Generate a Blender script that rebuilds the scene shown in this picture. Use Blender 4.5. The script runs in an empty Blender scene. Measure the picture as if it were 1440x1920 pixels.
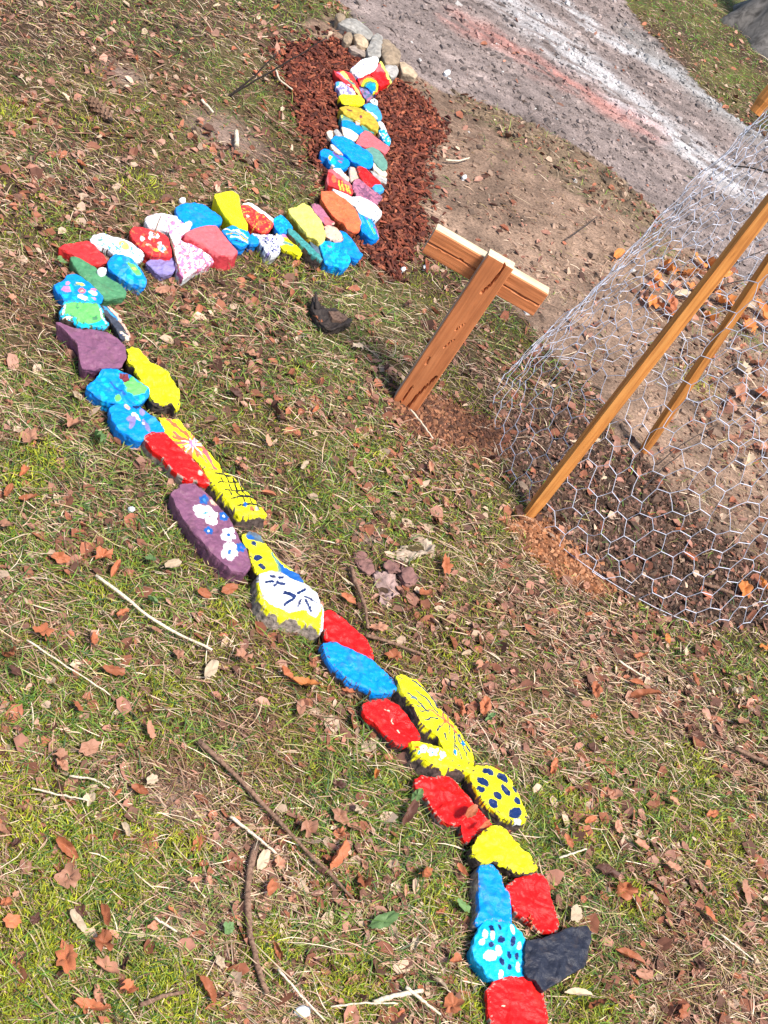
import bpy, math, random
import numpy as np
from mathutils import Vector, Matrix
rng = np.random.default_rng(7); random.seed(7)
scene = bpy.context.scene
col = scene.collection

# ------------------------------------------------------------ camera, sky, sun, exposure
EYE_H, FPX, ROLL, PITCH = 2.2, 2400.0, math.radians(32), math.atan(1995/2400)
FW = np.array([0, math.cos(PITCH), -math.sin(PITCH)])
_r0 = np.array([1.0, 0, 0]); _u0 = np.array([0, math.sin(PITCH), math.cos(PITCH)])
RT = math.cos(ROLL)*_r0 + math.sin(ROLL)*_u0
UP = -math.sin(ROLL)*_r0 + math.cos(ROLL)*_u0
EYE = np.array([0, 0, EYE_H])
cam = bpy.data.cameras.new('camera'); cam_o = bpy.data.objects.new('camera', cam); col.objects.link(cam_o)
cam.sensor_fit = 'VERTICAL'; cam.sensor_height = 36.0; cam.lens = 36.0*FPX/1920
cam.clip_start = 0.05; cam.clip_end = 2000
M = Matrix(((RT[0], UP[0], -FW[0], 0), (RT[1], UP[1], -FW[1], 0), (RT[2], UP[2], -FW[2], EYE_H), (0, 0, 0, 1)))
cam_o.matrix_world = M
scene.camera = cam_o
SUN_AZ, SUN_EL = math.radians(122), math.radians(64)      # azimuth from +Y towards +X
world = bpy.data.worlds.new('World'); scene.world = world; world.use_nodes = True
wn = world.node_tree; bg = wn.nodes['Background']
sky = wn.nodes.new('ShaderNodeTexSky'); sky.sky_type = 'NISHITA'; sky.sun_disc = False
sky.sun_elevation = SUN_EL; sky.sun_rotation = SUN_AZ
wn.links.new(sky.outputs[0], bg.inputs[0]); bg.inputs[1].default_value = 0.13
sun = bpy.data.lights.new('sun', 'SUN'); sun.energy = 4.2; sun.angle = math.radians(14); sun.color = (1, 0.95, 0.88)
sun_o = bpy.data.objects.new('sun', sun); col.objects.link(sun_o)
sdir = Vector((math.sin(SUN_AZ)*math.cos(SUN_EL), math.cos(SUN_AZ)*math.cos(SUN_EL), math.sin(SUN_EL)))
sun_o.rotation_euler = sdir.to_track_quat('Z', 'Y').to_euler()
scene.view_settings.view_transform = 'Standard'; scene.view_settings.look = 'None'
scene.view_settings.gamma = 1; scene.view_settings.exposure = 0.86; scene.view_settings.use_curve_mapping = False
scene.cycles.max_bounces = 5; scene.cycles.diffuse_bounces = 3; scene.cycles.transparent_max_bounces = 4

# ------------------------------------------------------------ numeric helpers
_T = np.random.default_rng(3).random((256, 256))
def vnoise(x, y):
    xi = np.floor(x).astype(int); yi = np.floor(y).astype(int); fx = x-xi; fy = y-yi
    fx = fx*fx*(3-2*fx); fy = fy*fy*(3-2*fy)
    a = _T[xi & 255, yi & 255]; b = _T[(xi+1) & 255, yi & 255]; c = _T[xi & 255, (yi+1) & 255]; d = _T[(xi+1) & 255, (yi+1) & 255]
    return (a*(1-fx)+b*fx)*(1-fy)+(c*(1-fx)+d*fx)*fy
def fbm(x, y, o=3):
    s = 0; a = 0.5; t = 0
    for i in range(o):
        s = s+a*vnoise(x+17.3*i, y-9.1*i); t += a; x = x*2.03; y = y*2.03; a *= .5
    return s/t
def hgt(x, y):
    x = np.asarray(x, float); y = np.asarray(y, float)
    return .030*(fbm(x*1.3+5, y*1.3+2, 2)-.5) + .012*(vnoise(x*7, y*7)-.5) + .005*(vnoise(x*23, y*23)-.5)
def h1(x, y): return float(hgt(np.array([x]), np.array([y]))[0])
def ray(px, py):
    px = np.asarray(px, float); py = np.asarray(py, float)
    return FW[None]*FPX + RT[None]*(px.reshape(-1, 1)-720) - UP[None]*(py.reshape(-1, 1)-960)
def at(px, py, t=0.0):
    """point t metres above the ground that the photograph shows at (px, py)"""
    d = ray(px, py); z = np.full(len(d), 0.0)
    for _ in range(5):
        k = (z+t-EYE_H)/d[:, 2]; P = EYE+d*k[:, None]; z = hgt(P[:, 0], P[:, 1])
    return P
def at1(px, py, t=0.0): return at([px], [py], t)[0]
def at_y(px, py, y):
    d = ray([px], [py])[0]; return EYE+d*(y/d[1])
def topx(P):
    q = np.asarray(P)-EYE; w = q@FW; w = np.where(w > .2, w, .2)
    return 720+FPX*(q@RT)/w, 960-FPX*(q@UP)/w
def inpoly(x, y, poly):
    poly = np.asarray(poly); r = np.zeros(len(x), bool); j = len(poly)-1
    for i in range(len(poly)):
        xi, yi = poly[i]; xj, yj = poly[j]
        c = ((yi > y) != (yj > y)) & (x < (xj-xi)*(y-yi)/((yj-yi) if yj != yi else 1e-9)+xi)
        r ^= c; j = i
    return r
def segdist(x, y, a, b):
    ax, ay = a; bx, by = b; dx = bx-ax; dy = by-ay
    t = np.clip(((x-ax)*dx+(y-ay)*dy)/(dx*dx+dy*dy+1e-12), 0, 1)
    return np.hypot(x-ax-t*dx, y-ay-t*dy)
def linedist(x, y, pl):
    return np.min([segdist(x, y, pl[i], pl[i+1]) for i in range(len(pl)-1)], axis=0)

# ------------------------------------------------------------ object helpers
def np_mesh(name, V, F, cols=None, smooth=False):
    """F: (n,3) or (n,4) array, or a list of such arrays; cols: (nverts, 3|4) colours"""
    if not isinstance(F, list): F = [F]
    me = bpy.data.meshes.new(name); V = np.asarray(V, np.float32)
    me.vertices.add(len(V)); me.vertices.foreach_set('co', V.ravel())
    loops = np.concatenate([np.asarray(f, np.int32).ravel() for f in F])
    sizes = np.concatenate([np.full(len(f), np.asarray(f).shape[1], np.int32) for f in F])
    starts = np.concatenate([[0], np.cumsum(sizes)[:-1]]).astype(np.int32)
    me.loops.add(len(loops)); me.loops.foreach_set('vertex_index', loops)
    me.polygons.add(len(sizes)); me.polygons.foreach_set('loop_start', starts)
    try: me.polygons.foreach_set('loop_total', sizes)
    except Exception: pass
    if cols is not None:
        c = np.ones((len(V), 4), np.float32); cols = np.asarray(cols); c[:, :cols.shape[1]] = cols
        a = me.color_attributes.new('Col', 'FLOAT_COLOR', 'POINT'); a.data.foreach_set('color', c.ravel())
    me.update(calc_edges=True); me.validate()
    me.polygons.foreach_set('use_smooth', np.full(len(me.polygons), smooth)); 
    return me
def link(name, me, mat=None, parent=None, **props):
    o = bpy.data.objects.new(name, me); col.objects.link(o)
    if mat is not None and not me.materials: me.materials.append(mat)
    if parent is not None: o.parent = parent
    for k, v in props.items(): o[k] = v
    return o
def thing(name, label, cat, group=None, loc=(0, 0, 0)):
    o = bpy.data.objects.new(name, None); col.objects.link(o); o.location = loc; o.empty_display_size = .05
    o['label'] = label; o['category'] = cat
    if group: o['group'] = group
    return o

# ------------------------------------------------------------ materials
def mat_new(name):
    m = bpy.data.materials.new(name); m.use_nodes = True
    return m, m.node_tree.nodes, m.node_tree.links, m.node_tree.nodes['Principled BSDF']
def N(nodes, t, **kw):
    n = nodes.new(t)
    for k, v in kw.items():
        if k.startswith('i_'): n.inputs[int(k[2:])].default_value = v
        else: setattr(n, k, v)
    return n
def noise_tint(nodes, links, base_out, scale, lo, hi, coord=None, detail=4):
    n = N(nodes, 'ShaderNodeTexNoise'); n.inputs['Scale'].default_value = scale; n.inputs['Detail'].default_value = detail
    if coord is not None: links.new(coord, n.inputs['Vector'])
    r = N(nodes, 'ShaderNodeMapRange'); r.inputs['From Min'].default_value = .3; r.inputs['From Max'].default_value = .7
    r.inputs['To Min'].default_value = lo; r.inputs['To Max'].default_value = hi
    links.new(n.outputs['Fac'], r.inputs['Value'])
    m = N(nodes, 'ShaderNodeVectorMath', operation='SCALE'); links.new(base_out, m.inputs[0]); links.new(r.outputs[0], m.inputs['Scale'])
    return m.outputs[0], n
def vmat(name, rough=.7, trans=0.0, tint=None, bump=None, spec=.3):
    """a material whose colour is the piece's own paint / pigment stored per vertex, plus grain and relief"""
    m, n, l, p = mat_new(name)
    a = N(n, 'ShaderNodeAttribute', attribute_name='Col'); tc = N(n, 'ShaderNodeTexCoord')
    out = a.outputs['Color']
    if tint: out, _ = noise_tint(n, l, out, tint[0], tint[1], tint[2], tc.outputs['Object'])
    l.new(out, p.inputs['Base Color']); p.inputs['Roughness'].default_value = rough
    p.inputs['Specular IOR Level'].default_value = spec
    if bump:
        nz = N(n, 'ShaderNodeTexNoise'); nz.inputs['Scale'].default_value = bump[0]; nz.inputs['Detail'].default_value = 5
        l.new(tc.outputs['Object'], nz.inputs['Vector'])
        b = N(n, 'ShaderNodeBump'); b.inputs['Strength'].default_value = bump[1]; b.inputs['Distance'].default_value = bump[2]
        l.new(nz.outputs['Fac'], b.inputs['Height']); l.new(b.outputs[0], p.inputs['Normal'])
    if trans:
        t = N(n, 'ShaderNodeBsdfTranslucent'); mx = N(n, 'ShaderNodeMixShader'); mx.inputs[0].default_value = trans
        l.new(out, t.inputs['Color']); l.new(p.outputs[0], mx.inputs[1]); l.new(t.outputs[0], mx.inputs[2])
        l.new(mx.outputs[0], n['Material Output'].inputs['Surface'])
    return m
M_blade = vmat('grass_blades', .6, .22)
M_litter = vmat('leaf_litter', .75, .10, (60, .75, 1.2))
M_mulch = vmat('bark_mulch', .85, 0, (120, .6, 1.3), (200, .6, .003))
M_grit = vmat('grit', .9, 0, (80, .8, 1.15))
M_rock = vmat('rough_rock', .88, 0, (45, .65, 1.3), (60, .9, .006))

# painted stone: glossy-ish acrylic where alpha = 1, bare rock where alpha = 0
m, n, l, p = mat_new('painted_stone'); M_paint = m
a = N(n, 'ShaderNodeAttribute', attribute_name='Col'); tc = N(n, 'ShaderNodeTexCoord')
out, _ = noise_tint(n, l, a.outputs['Color'], 70, .88, 1.08, tc.outputs['Object'])
n2 = N(n, 'ShaderNodeTexNoise'); n2.inputs['Scale'].default_value = 90; n2.inputs['Detail'].default_value = 6; n2.inputs['Roughness'].default_value = .65
l.new(tc.outputs['Object'], n2.inputs['Vector'])
mu = N(n, 'ShaderNodeMapRange'); mu.inputs['From Min'].default_value = .35; mu.inputs['From Max'].default_value = .65; mu.inputs['To Min'].default_value = .45; mu.inputs['To Max'].default_value = 1.35
l.new(n2.outputs['Fac'], mu.inputs['Value'])
sc = N(n, 'ShaderNodeVectorMath', operation='SCALE'); l.new(a.outputs['Color'], sc.inputs[0]); l.new(mu.outputs[0], sc.inputs['Scale'])
mx = N(n, 'ShaderNodeMix', data_type='RGBA'); l.new(a.outputs['Alpha'], mx.inputs['Factor']); l.new(sc.outputs[0], mx.inputs[6]); l.new(out, mx.inputs[7])
l.new(mx.outputs[2], p.inputs['Base Color'])
rr = N(n, 'ShaderNodeMapRange'); rr.inputs['To Min'].default_value = .9; rr.inputs['To Max'].default_value = .42; l.new(a.outputs['Alpha'], rr.inputs['Value']); l.new(rr.outputs[0], p.inputs['Roughness'])
p.inputs['Specular IOR Level'].default_value = .22
b = N(n, 'ShaderNodeBump'); b.inputs['Strength'].default_value = .7; b.inputs['Distance'].default_value = .004
l.new(n2.outputs['Fac'], b.inputs['Height'])
v = N(n, 'ShaderNodeTexNoise'); v.inputs['Scale'].default_value = 28; v.inputs['Detail'].default_value = 3; v.inputs['Distortion'].default_value = 1.2; l.new(tc.outputs['Object'], v.inputs['Vector'])
b2 = N(n, 'ShaderNodeBump'); b2.inputs['Strength'].default_value = .6; b2.inputs['Distance'].default_value = .008
l.new(v.outputs['Fac'], b2.inputs['Height']); l.new(b.outputs[0], b2.inputs['Normal']); l.new(b2.outputs[0], p.inputs['Normal'])

# ground: pigment per vertex, broken up by crumbs, grit and hollows
m, n, l, p = mat_new('ground_soil'); M_ground = m
a = N(n, 'ShaderNodeAttribute', attribute_name='Col'); tc = N(n, 'ShaderNodeTexCoord')
o1, _ = noise_tint(n, l, a.outputs['Color'], 14, .8, 1.2, tc.outputs['Object'], 6)
o2, nn = noise_tint(n, l, o1, 110, .6, 1.35, tc.outputs['Object'], 5)
l.new(o2, p.inputs['Base Color']); p.inputs['Roughness'].default_value = .95; p.inputs['Specular IOR Level'].default_value = .15
b = N(n, 'ShaderNodeBump'); b.inputs['Strength'].default_value = .9; b.inputs['Distance'].default_value = .008
l.new(nn.outputs['Fac'], b.inputs['Height']); l.new(b.outputs[0], p.inputs['Normal'])

def wood_mat(name, c1, c2, c3, sc=(55, 55, 2.2), rough=.75):
    m, n, l, p = mat_new(name); tc = N(n, 'ShaderNodeTexCoord'); mp = N(n, 'ShaderNodeMapping'); mp.inputs['Scale'].default_value = sc
    l.new(tc.outputs['Object'], mp.inputs['Vector'])
    nz = N(n, 'ShaderNodeTexNoise'); nz.inputs['Scale'].default_value = 1.6; nz.inputs['Detail'].default_value = 6; nz.inputs['Roughness'].default_value = .6; nz.inputs['Distortion'].default_value = .8
    l.new(mp.outputs[0], nz.inputs['Vector'])
    r = N(n, 'ShaderNodeValToRGB'); r.color_ramp.elements[0].position = .33; r.color_ramp.elements[0].color = (*c1, 1)
    r.color_ramp.elements[1].position = .66; r.color_ramp.elements[1].color = (*c3, 1); e = r.color_ramp.elements.new(.48); e.color = (*c2, 1)
    l.new(nz.outputs['Fac'], r.inputs[0])
    o, _ = noise_tint(n, l, r.outputs[0], 9, .82, 1.12, tc.outputs['Object'])
    l.new(o, p.inputs['Base Color']); p.inputs['Roughness'].default_value = rough
    b = N(n, 'ShaderNodeBump'); b.inputs['Strength'].default_value = .5; b.inputs['Distance'].default_value = .002
    l.new(nz.outputs['Fac'], b.inputs['Height']); l.new(b.outputs[0], p.inputs['Normal'])
    return m
M_cedar = wood_mat('cedar_wood', (.41, .125, .038), (.50, .158, .05), (.57, .195, .068))
M_cream = wood_mat('cream_wood', (.50, .38, .22), (.62, .50, .31), (.68, .56, .37))  # paler cream tone for the upright's ends and the crosspiece's flanks
M_stake = wood_mat('stained_stake_wood', (.33, .11, .02), (.52, .19, .035), (.62, .26, .06), (60, 60, 3))
M_stick = wood_mat('stick_bark', (.07, .035, .02), (.17, .09, .055), (.27, .16, .10), (90, 90, 12), .9)
M_pale = wood_mat('bleached_stick', (.35, .26, .16), (.58, .47, .33), (.70, .60, .46), (120, 120, 10), .8)
M_dark = wood_mat('dark_twig', (.015, .010, .008), (.035, .022, .016), (.06, .04, .03), (90, 90, 12), .8)
m, n, l, p = mat_new('galvanised_wire'); M_wire = m
p.inputs['Base Color'].default_value = (.46, .47, .54, 1); p.inputs['Metallic'].default_value = 0; p.inputs['Roughness'].default_value = .6
def leaf_mat(name, c):
    m, n, l, p = mat_new(name); tc = N(n, 'ShaderNodeTexCoord'); oi = N(n, 'ShaderNodeObjectInfo')
    rg = N(n, 'ShaderNodeRGB'); rg.outputs[0].default_value = (*c, 1)
    o, _ = noise_tint(n, l, rg.outputs[0], 90, .65, 1.25, tc.outputs['Object'])
    mr = N(n, 'ShaderNodeMapRange'); mr.inputs['To Min'].default_value = .75; mr.inputs['To Max'].default_value = 1.25; l.new(oi.outputs['Random'], mr.inputs['Value'])
    s = N(n, 'ShaderNodeVectorMath', operation='SCALE'); l.new(o, s.inputs[0]); l.new(mr.outputs[0], s.inputs['Scale'])
    l.new(s.outputs[0], p.inputs['Base Color']); p.inputs['Roughness'].default_value = .6; p.inputs['Specular IOR Level'].default_value = .35
    t = N(n, 'ShaderNodeBsdfTranslucent'); mx = N(n, 'ShaderNodeMixShader'); mx.inputs[0].default_value = .22
    l.new(s.outputs[0], t.inputs['Color']); l.new(p.outputs[0], mx.inputs[1]); l.new(t.outputs[0], mx.inputs[2]); l.new(mx.outputs[0], n['Material Output'].inputs['Surface'])
    return m
LEAFM = {'rust brown': leaf_mat('leaf_rust', (.42, .135, .058)), 'pinkish tan': leaf_mat('leaf_tan', (.48, .225, .135)),
         'dark brown': leaf_mat('leaf_dark', (.11, .045, .03)), 'pale buff': leaf_mat('leaf_buff', (.60, .45, .30)),
         'orange brown': leaf_mat('leaf_orange', (.58, .20, .05)), 'green': leaf_mat('leaf_green', (.14, .24, .08))}

# ------------------------------------------------------------ zones of the ground (outlines seen in the photograph, laid on the ground)
def gz(pts): return np.array([at1(x, y)[:2] for x, y in pts])
Z_road = gz([(500, -200), (560, -60), (640, 10), (700, 70), (760, 130), (860, 190), (960, 255), (1060, 300), (1180, 380), (1260, 440), (1440, 560), (2100, 900), (2300, 760), (1900, 480), (1440, 262), (1330, 185), (1240, 85), (1180, 15), (1060, -160)])
Z_bank = gz([(600, 20), (700, 70), (860, 190), (1060, 300), (1180, 380), (1260, 440), (1440, 560), (2100, 900), (2100, 1250), (1440, 1150), (1330, 1060), (1200, 900), (1100, 720), (1010, 640), (900, 520), (830, 450), (770, 330), (790, 230), (740, 150), (640, 90), (570, 60)])
Z_mulch = gz([(545, 85), (620, 80), (690, 110), (735, 142), (785, 185), (822, 225), (802, 290), (786, 340), (796, 410), (768, 465), (752, 510), (728, 535), (700, 500), (690, 470), (640, 440), (600, 380), (612, 330), (590, 300), (566, 240), (548, 180), (512, 110)])
Z_soil = gz([(930, 790), (1000, 750), (1110, 790), (1200, 860), (1290, 950), (1390, 1030), (1500, 1090), (1500, 1190), (1330, 1175), (1190, 1130), (1080, 1050), (980, 930)])
Z_dust = [gz([(735, 750), (800, 735), (880, 780), (950, 800), (945, 860), (870, 850), (790, 820), (745, 790)]), gz([(950, 975), (1010, 975), (1070, 1020), (1150, 1100), (1100, 1110), (1010, 1050)])]
Z_strip = gz([(840, 165), (930, 200), (1040, 255), (1150, 320), (1240, 400), (1260, 450), (1190, 420), (1100, 380), (1000, 300), (900, 230)])
Z_matted = gz([(200, 90), (330, 100), (470, 190), (560, 250), (600, 340), (560, 380), (430, 300), (300, 210), (180, 160)])
L_pale = [(gz([(1000, -40), (1060, 5), (1125, 64), (1212, 110), (1288, 150), (1382, 220), (1500, 300), (1700, 430)]), .062), (gz([(930, -20), (1000, 40), (1060, 90), (1150, 165), (1235, 235), (1310, 290), (1440, 385), (1700, 560)]), .15)]
L_red = gz([(880, 50), (930, 72), (985, 105), (1050, 145), (1110, 180), (1170, 215), (1215, 245)])
L_grey = gz([(1190, 70), (1260, 130), (1340, 195), (1400, 245)])
def spots(l): return [(at1(x, y)[:2], r/ (FPX/np.dot(at1(x, y)-EYE, FW))) for x, y, r in l]
S_moss = spots([(120, 1560, 120), (60, 1780, 110), (330, 1880, 110), (500, 1780, 70), (260, 1560, 60), (40, 900, 60), (80, 860, 60), (420, 1160, 45), (960, 1640, 40), (1100, 1900, 80), (560, 700, 40), (190, 1110, 40), (300, 1300, 45), (1300, 1440, 60), (820, 1700, 60), (20, 215, 60), (270, 355, 60), (1060, 1520, 60), (1100, 1580, 55), (30, 1870, 120), (110, 1700, 90), (20, 1480, 100), (1360, 1650, 45), (230, 1640, 80), (1190, 1690, 60), (60, 1560, 90), (700, 850, 60), (520, 500, 70), (620, 520, 50), (860, 1240, 60), (1340, 1570, 80), (650, 1850, 90), (880, 1880, 60), (1330, 590, 40), (1310, 720, 50), (160, 240, 40), (340, 1590, 60)])
S_green = spots([(390, 110, 50), (590, 10, 50), (240, 570, 70), (110, 430, 60), (680, 840, 60), (250, 990, 60), (50, 120, 60), (400, 1390, 60), (560, 560, 60), (710, 940, 70), (150, 1500, 90), (1250, 1200, 70), (1240, 470, 45), (1200, 1500, 120), (1350, 1500, 90), (1400, 1260, 80), (780, 1650, 70), (600, 1730, 50), (1410, 640, 50), (330, 640, 60), (1070, 310, 25), (150, 850, 80), (620, 1500, 60), (470, 520, 40), (1130, 1640, 50)])
S_bare = spots([(330, 1500, 60), (330, 820, 30), (860, 1560, 20), (690, 1000, 40), (420, 250, 90), (330, 1720, 40), (230, 140, 50)])
def spotv(x, y, S):
    v = np.zeros(len(x))
    for (c, r) in S: v = np.maximum(v, np.clip(1.25-np.hypot(x-c[0], y-c[1])/r, 0, 1))
    return v
def zones(x, y, ragged=.045):
    jx = (fbm(x*9+3, y*9, 3)-.5)*2*ragged + (vnoise(x*60, y*60)-.5)*ragged*.6; jy = (fbm(x*9-8, y*9+40, 3)-.5)*2*ragged + (vnoise(x*60+9, y*60)-.5)*ragged*.6
    X = x+jx; Y = y+jy
    d = {k: inpoly(X, Y, z) for k, z in (('road', Z_road), ('bank', Z_bank), ('mulch', Z_mulch), ('soil', Z_soil), ('strip', Z_strip), ('matted', Z_matted))}
    d['dust'] = inpoly(X, Y, Z_dust[0]) | inpoly(X, Y, Z_dust[1])
    d['X'] = X; d['Y'] = Y
    return d

# ------------------------------------------------------------ ground sheet
def axis(a, b, st, far=900):
    c = list(np.arange(a, b, st)); s = st
    lo = [a]; 
    while lo[-1] > -far: s *= 1.35; lo.append(lo[-1]-s)
    s = st; hi = [c[-1]]
    while hi[-1] < far: s *= 1.35; hi.append(hi[-1]+s)
    return np.array(lo[:0:-1]+c+hi[1:])
gx = axis(-3.4, 3.4, .025); gy = axis(.2, 10.2, .028)
GX, GY = np.meshgrid(gx, gy); x = GX.ravel(); y = GY.ravel()
z = hgt(x, y)
d = zones(x, y)
def ground_colour(x, y, d):
    C3 = lambda *c: np.array(c)
    colr = np.tile(C3(.065, .04, .025), (len(x), 1))
    n1 = fbm(x*3, y*3, 3)[:, None]; n2 = vnoise(x*31, y*31)[:, None]
    colr = colr*(.7+.6*n1) + C3(.02, .035, .0)*np.clip(n1*3-1.2, 0, 1)
    far_grass = (np.hypot(x, y-4) > 4.5)[:, None]
    colr = np.where(far_grass, C3(.14, .13, .05)*(.6+.8*n1), colr)
    bank = C3(.215, .140, .096)*(.45+1.1*fbm(x*5+9, y*5, 3)[:, None])*(.75+.5*n2)
    colr = np.where(d['bank'][:, None], bank, colr)
    road = C3(.200, .155, .137)*(.7+.6*fbm(x*5+y*2, y*12-x*8, 3)[:, None])*(.8+.4*n2)
    rd_ = np.array(Z_road[7])-np.array(Z_road[4]); rd_ = rd_/np.linalg.norm(rd_); al = x*rd_[0]+y*rd_[1]; ac = -x*rd_[1]+y*rd_[0]
    strk = fbm(al*5, ac*34, 4); road = road*(.55+.9*strk)[:, None]
    k = np.zeros(len(x))
    for qi, (Lp, w) in enumerate(L_pale):
        ww = w*(.7+.9*fbm(x*6, y*6, 2)); far_ = np.clip(1.25-np.hypot(x-Z_road[9][0], y-Z_road[9][1])*.22, .35, 1); k = np.maximum(k, (1.0 if qi == 0 else .80*far_)*np.clip(1.35-linedist(d['X'], d['Y'], Lp)/ww*.85, 0, 1)*np.clip((strk-.33)*6, 0, 1))
    road = road*(1-k[:, None]) + C3(.43, .41, .40)*k[:, None]*(.85+.3*n2)
    kr = np.clip(1.3-linedist(d['X'], d['Y'], L_red)/(.13*(.5+fbm(x*8, y*8, 2))), 0, 1)*np.clip((strk-.3)*4, .1, 1)*.48
    road = road*(1-kr[:, None]) + C3(.42, .135, .10)*kr[:, None]*(.7+.6*n2)
    kg = np.clip(1.3-linedist(d['X'], d['Y'], L_grey)/.16, 0, 1)*.6
    road = road*(1-kg[:, None]) + C3(.20, .19, .175)*kg[:, None]
    colr = np.where(d['road'][:, None], road, colr)
    colr = np.where(d['strip'][:, None], C3(.16, .11, .07)*(.6+.8*n2), colr)
    colr = np.where(d['soil'][:, None], C3(.060, .034, .022)*(.6+.9*n2), colr)
    colr = np.where(d['dust'][:, None], C3(.14, .06, .03)*(.55+.9*n2), colr)
    colr = np.where(d['mulch'][:, None], C3(.10, .03, .018), colr)
    sb = spotv(x, y, S_bare)[:, None]*(~(d['road'] | d['bank']))[:, None]
    colr = colr*(1-sb)+C3(.22, .15, .115)*sb
    return colr
colr = ground_colour(x, y, d)
nx, ny = len(gx), len(gy); idx = np.arange(nx*ny).reshape(ny, nx)
F = np.stack([idx[:-1, :-1], idx[:-1, 1:], idx[1:, 1:], idx[1:, :-1]], -1).reshape(-1, 4)
link('ground', np_mesh('ground', np.c_[x, y, z], F, colr, True), M_ground, kind='structure')

# ------------------------------------------------------------ the snake of painted stones
CR = {1: (560, 80, 6.0), 2: (500, 230, 5.143), 3: (240, 340, 3.789), 4: (80, 400, 4.5), 5: (140, 600, 3.789), 6: (300, 860, 3.2727), 7: (560, 1120, 3.1304), 8: (760, 1460, 3.7895), 9: (600, 0, 6.0), 0: (0, 0, 1.0), 10: (480, 960, 3.0)}
PC = dict(red=(.66, .008, .008), red2=(.60, .03, .03), blue=(.001, .23, .70), cyan=(.005, .40, .70), bark=(.19, .095, .08), bark2=(.30, .20, .175), lblue=(.05, .30, .60), yellow=(.84, .76, .01), navy=(.006, .022, .10),
          white=(.82, .82, .80), cream=(.80, .62, .45), purple=(.19, .075, .13), lav=(.23, .19, .40), green=(.07, .22, .10), lime=(.14, .62, .12), teal=(.05, .26, .24),
          black=(.020, .022, .034), mustard=(.46, .32, .03), pale=(.74, .66, .13), orange=(.78, .14, .05), pink=(.70, .20, .36), rock=(.17, .12, .095), rock2=(.30, .235, .19),
          dkrock=(.085, .06, .05), slate=(.09, .14, .19), peach=(.72, .42, .30), mauve=(.38, .13, .20), maroon=(.17, .03, .04), dred=(.45, .04, .05), blk=(.008, .008, .012),
          gold=(.80, .50, .05), grey=(.38, .36, .34), tan=(.42, .32, .23), rgrey=(.27, .25, .22), rtan=(.26, .19, .125), rsand=(.42, .31, .20), rlight=(.34, .31, .28), rose=(.62, .12, .13), sgreen=(.12, .26, .20), dslate=(.05, .055, .075), bluedk=(.01, .10, .36), violet=(.12, .08, .35))
def paint(ops, X, Y, base, s):
    """lay flat brush marks over the base paint; coordinates are those of the outline, s = its pixels per photograph pixel"""
    c = np.tile(np.array(PC[base]), (len(X), 1)); wob = (fbm(X/s*.35, Y/s*.35, 2)-.5)*s*2.2; wob2 = (fbm(X/s*.35+31, Y/s*.35+7, 2)-.5)*s*2.2
    x = X+wob; y = Y+wob2
    def put(mask, colr): c[mask] = PC[colr]
    for o in ops:
        k = o[0]
        if k == 'e':
            _, ex, ey, rx, ry, rot, cc = o; a = math.radians(rot); dx = x-ex; dy = y-ey
            u = dx*math.cos(a)+dy*math.sin(a); v = -dx*math.sin(a)+dy*math.cos(a); put((u/rx)**2+(v/ry)**2 < 1, cc)
        elif k == 'l': _, pl, w, cc = o; put(linedist(x, y, pl) < w*(.62 if w < 14 else .5)*(.75+.5*fbm(X/s*.2, Y/s*.2, 2)), cc)
        elif k == 'p': put(inpoly(x, y, o[1]), o[2])
        elif k == 'n': _, scl, th, cc = o; put(fbm(X/s/scl+ord(cc[0]), Y/s/scl, 3) > th, cc)
        elif k == 'f':
            _, fx, fy, r, cc, ce = o
            for q in range(5):
                a = q*1.257+fx; put(np.hypot(x-fx-math.cos(a)*r*.62, y-fy-math.sin(a)*r*.62) < r*.42, cc)
            put(np.hypot(x-fx, y-fy) < r*.24, ce)
        elif k == 'r':
            _, fx, fy, r0, r1, nn, w, cc = o
            for q in range(nn):
                a = q*2*math.pi/nn+.3*math.sin(q*5.1); rr = r1*(.75+.25*math.sin(q*3.7))
                put(segdist(x, y, (fx+math.cos(a)*r0, fy+math.sin(a)*r0), (fx+math.cos(a)*rr, fy+math.sin(a)*rr)) < w/2, cc)
    return c
FOOT = []       # footprints on the ground, so nothing grows through a stone
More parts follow.
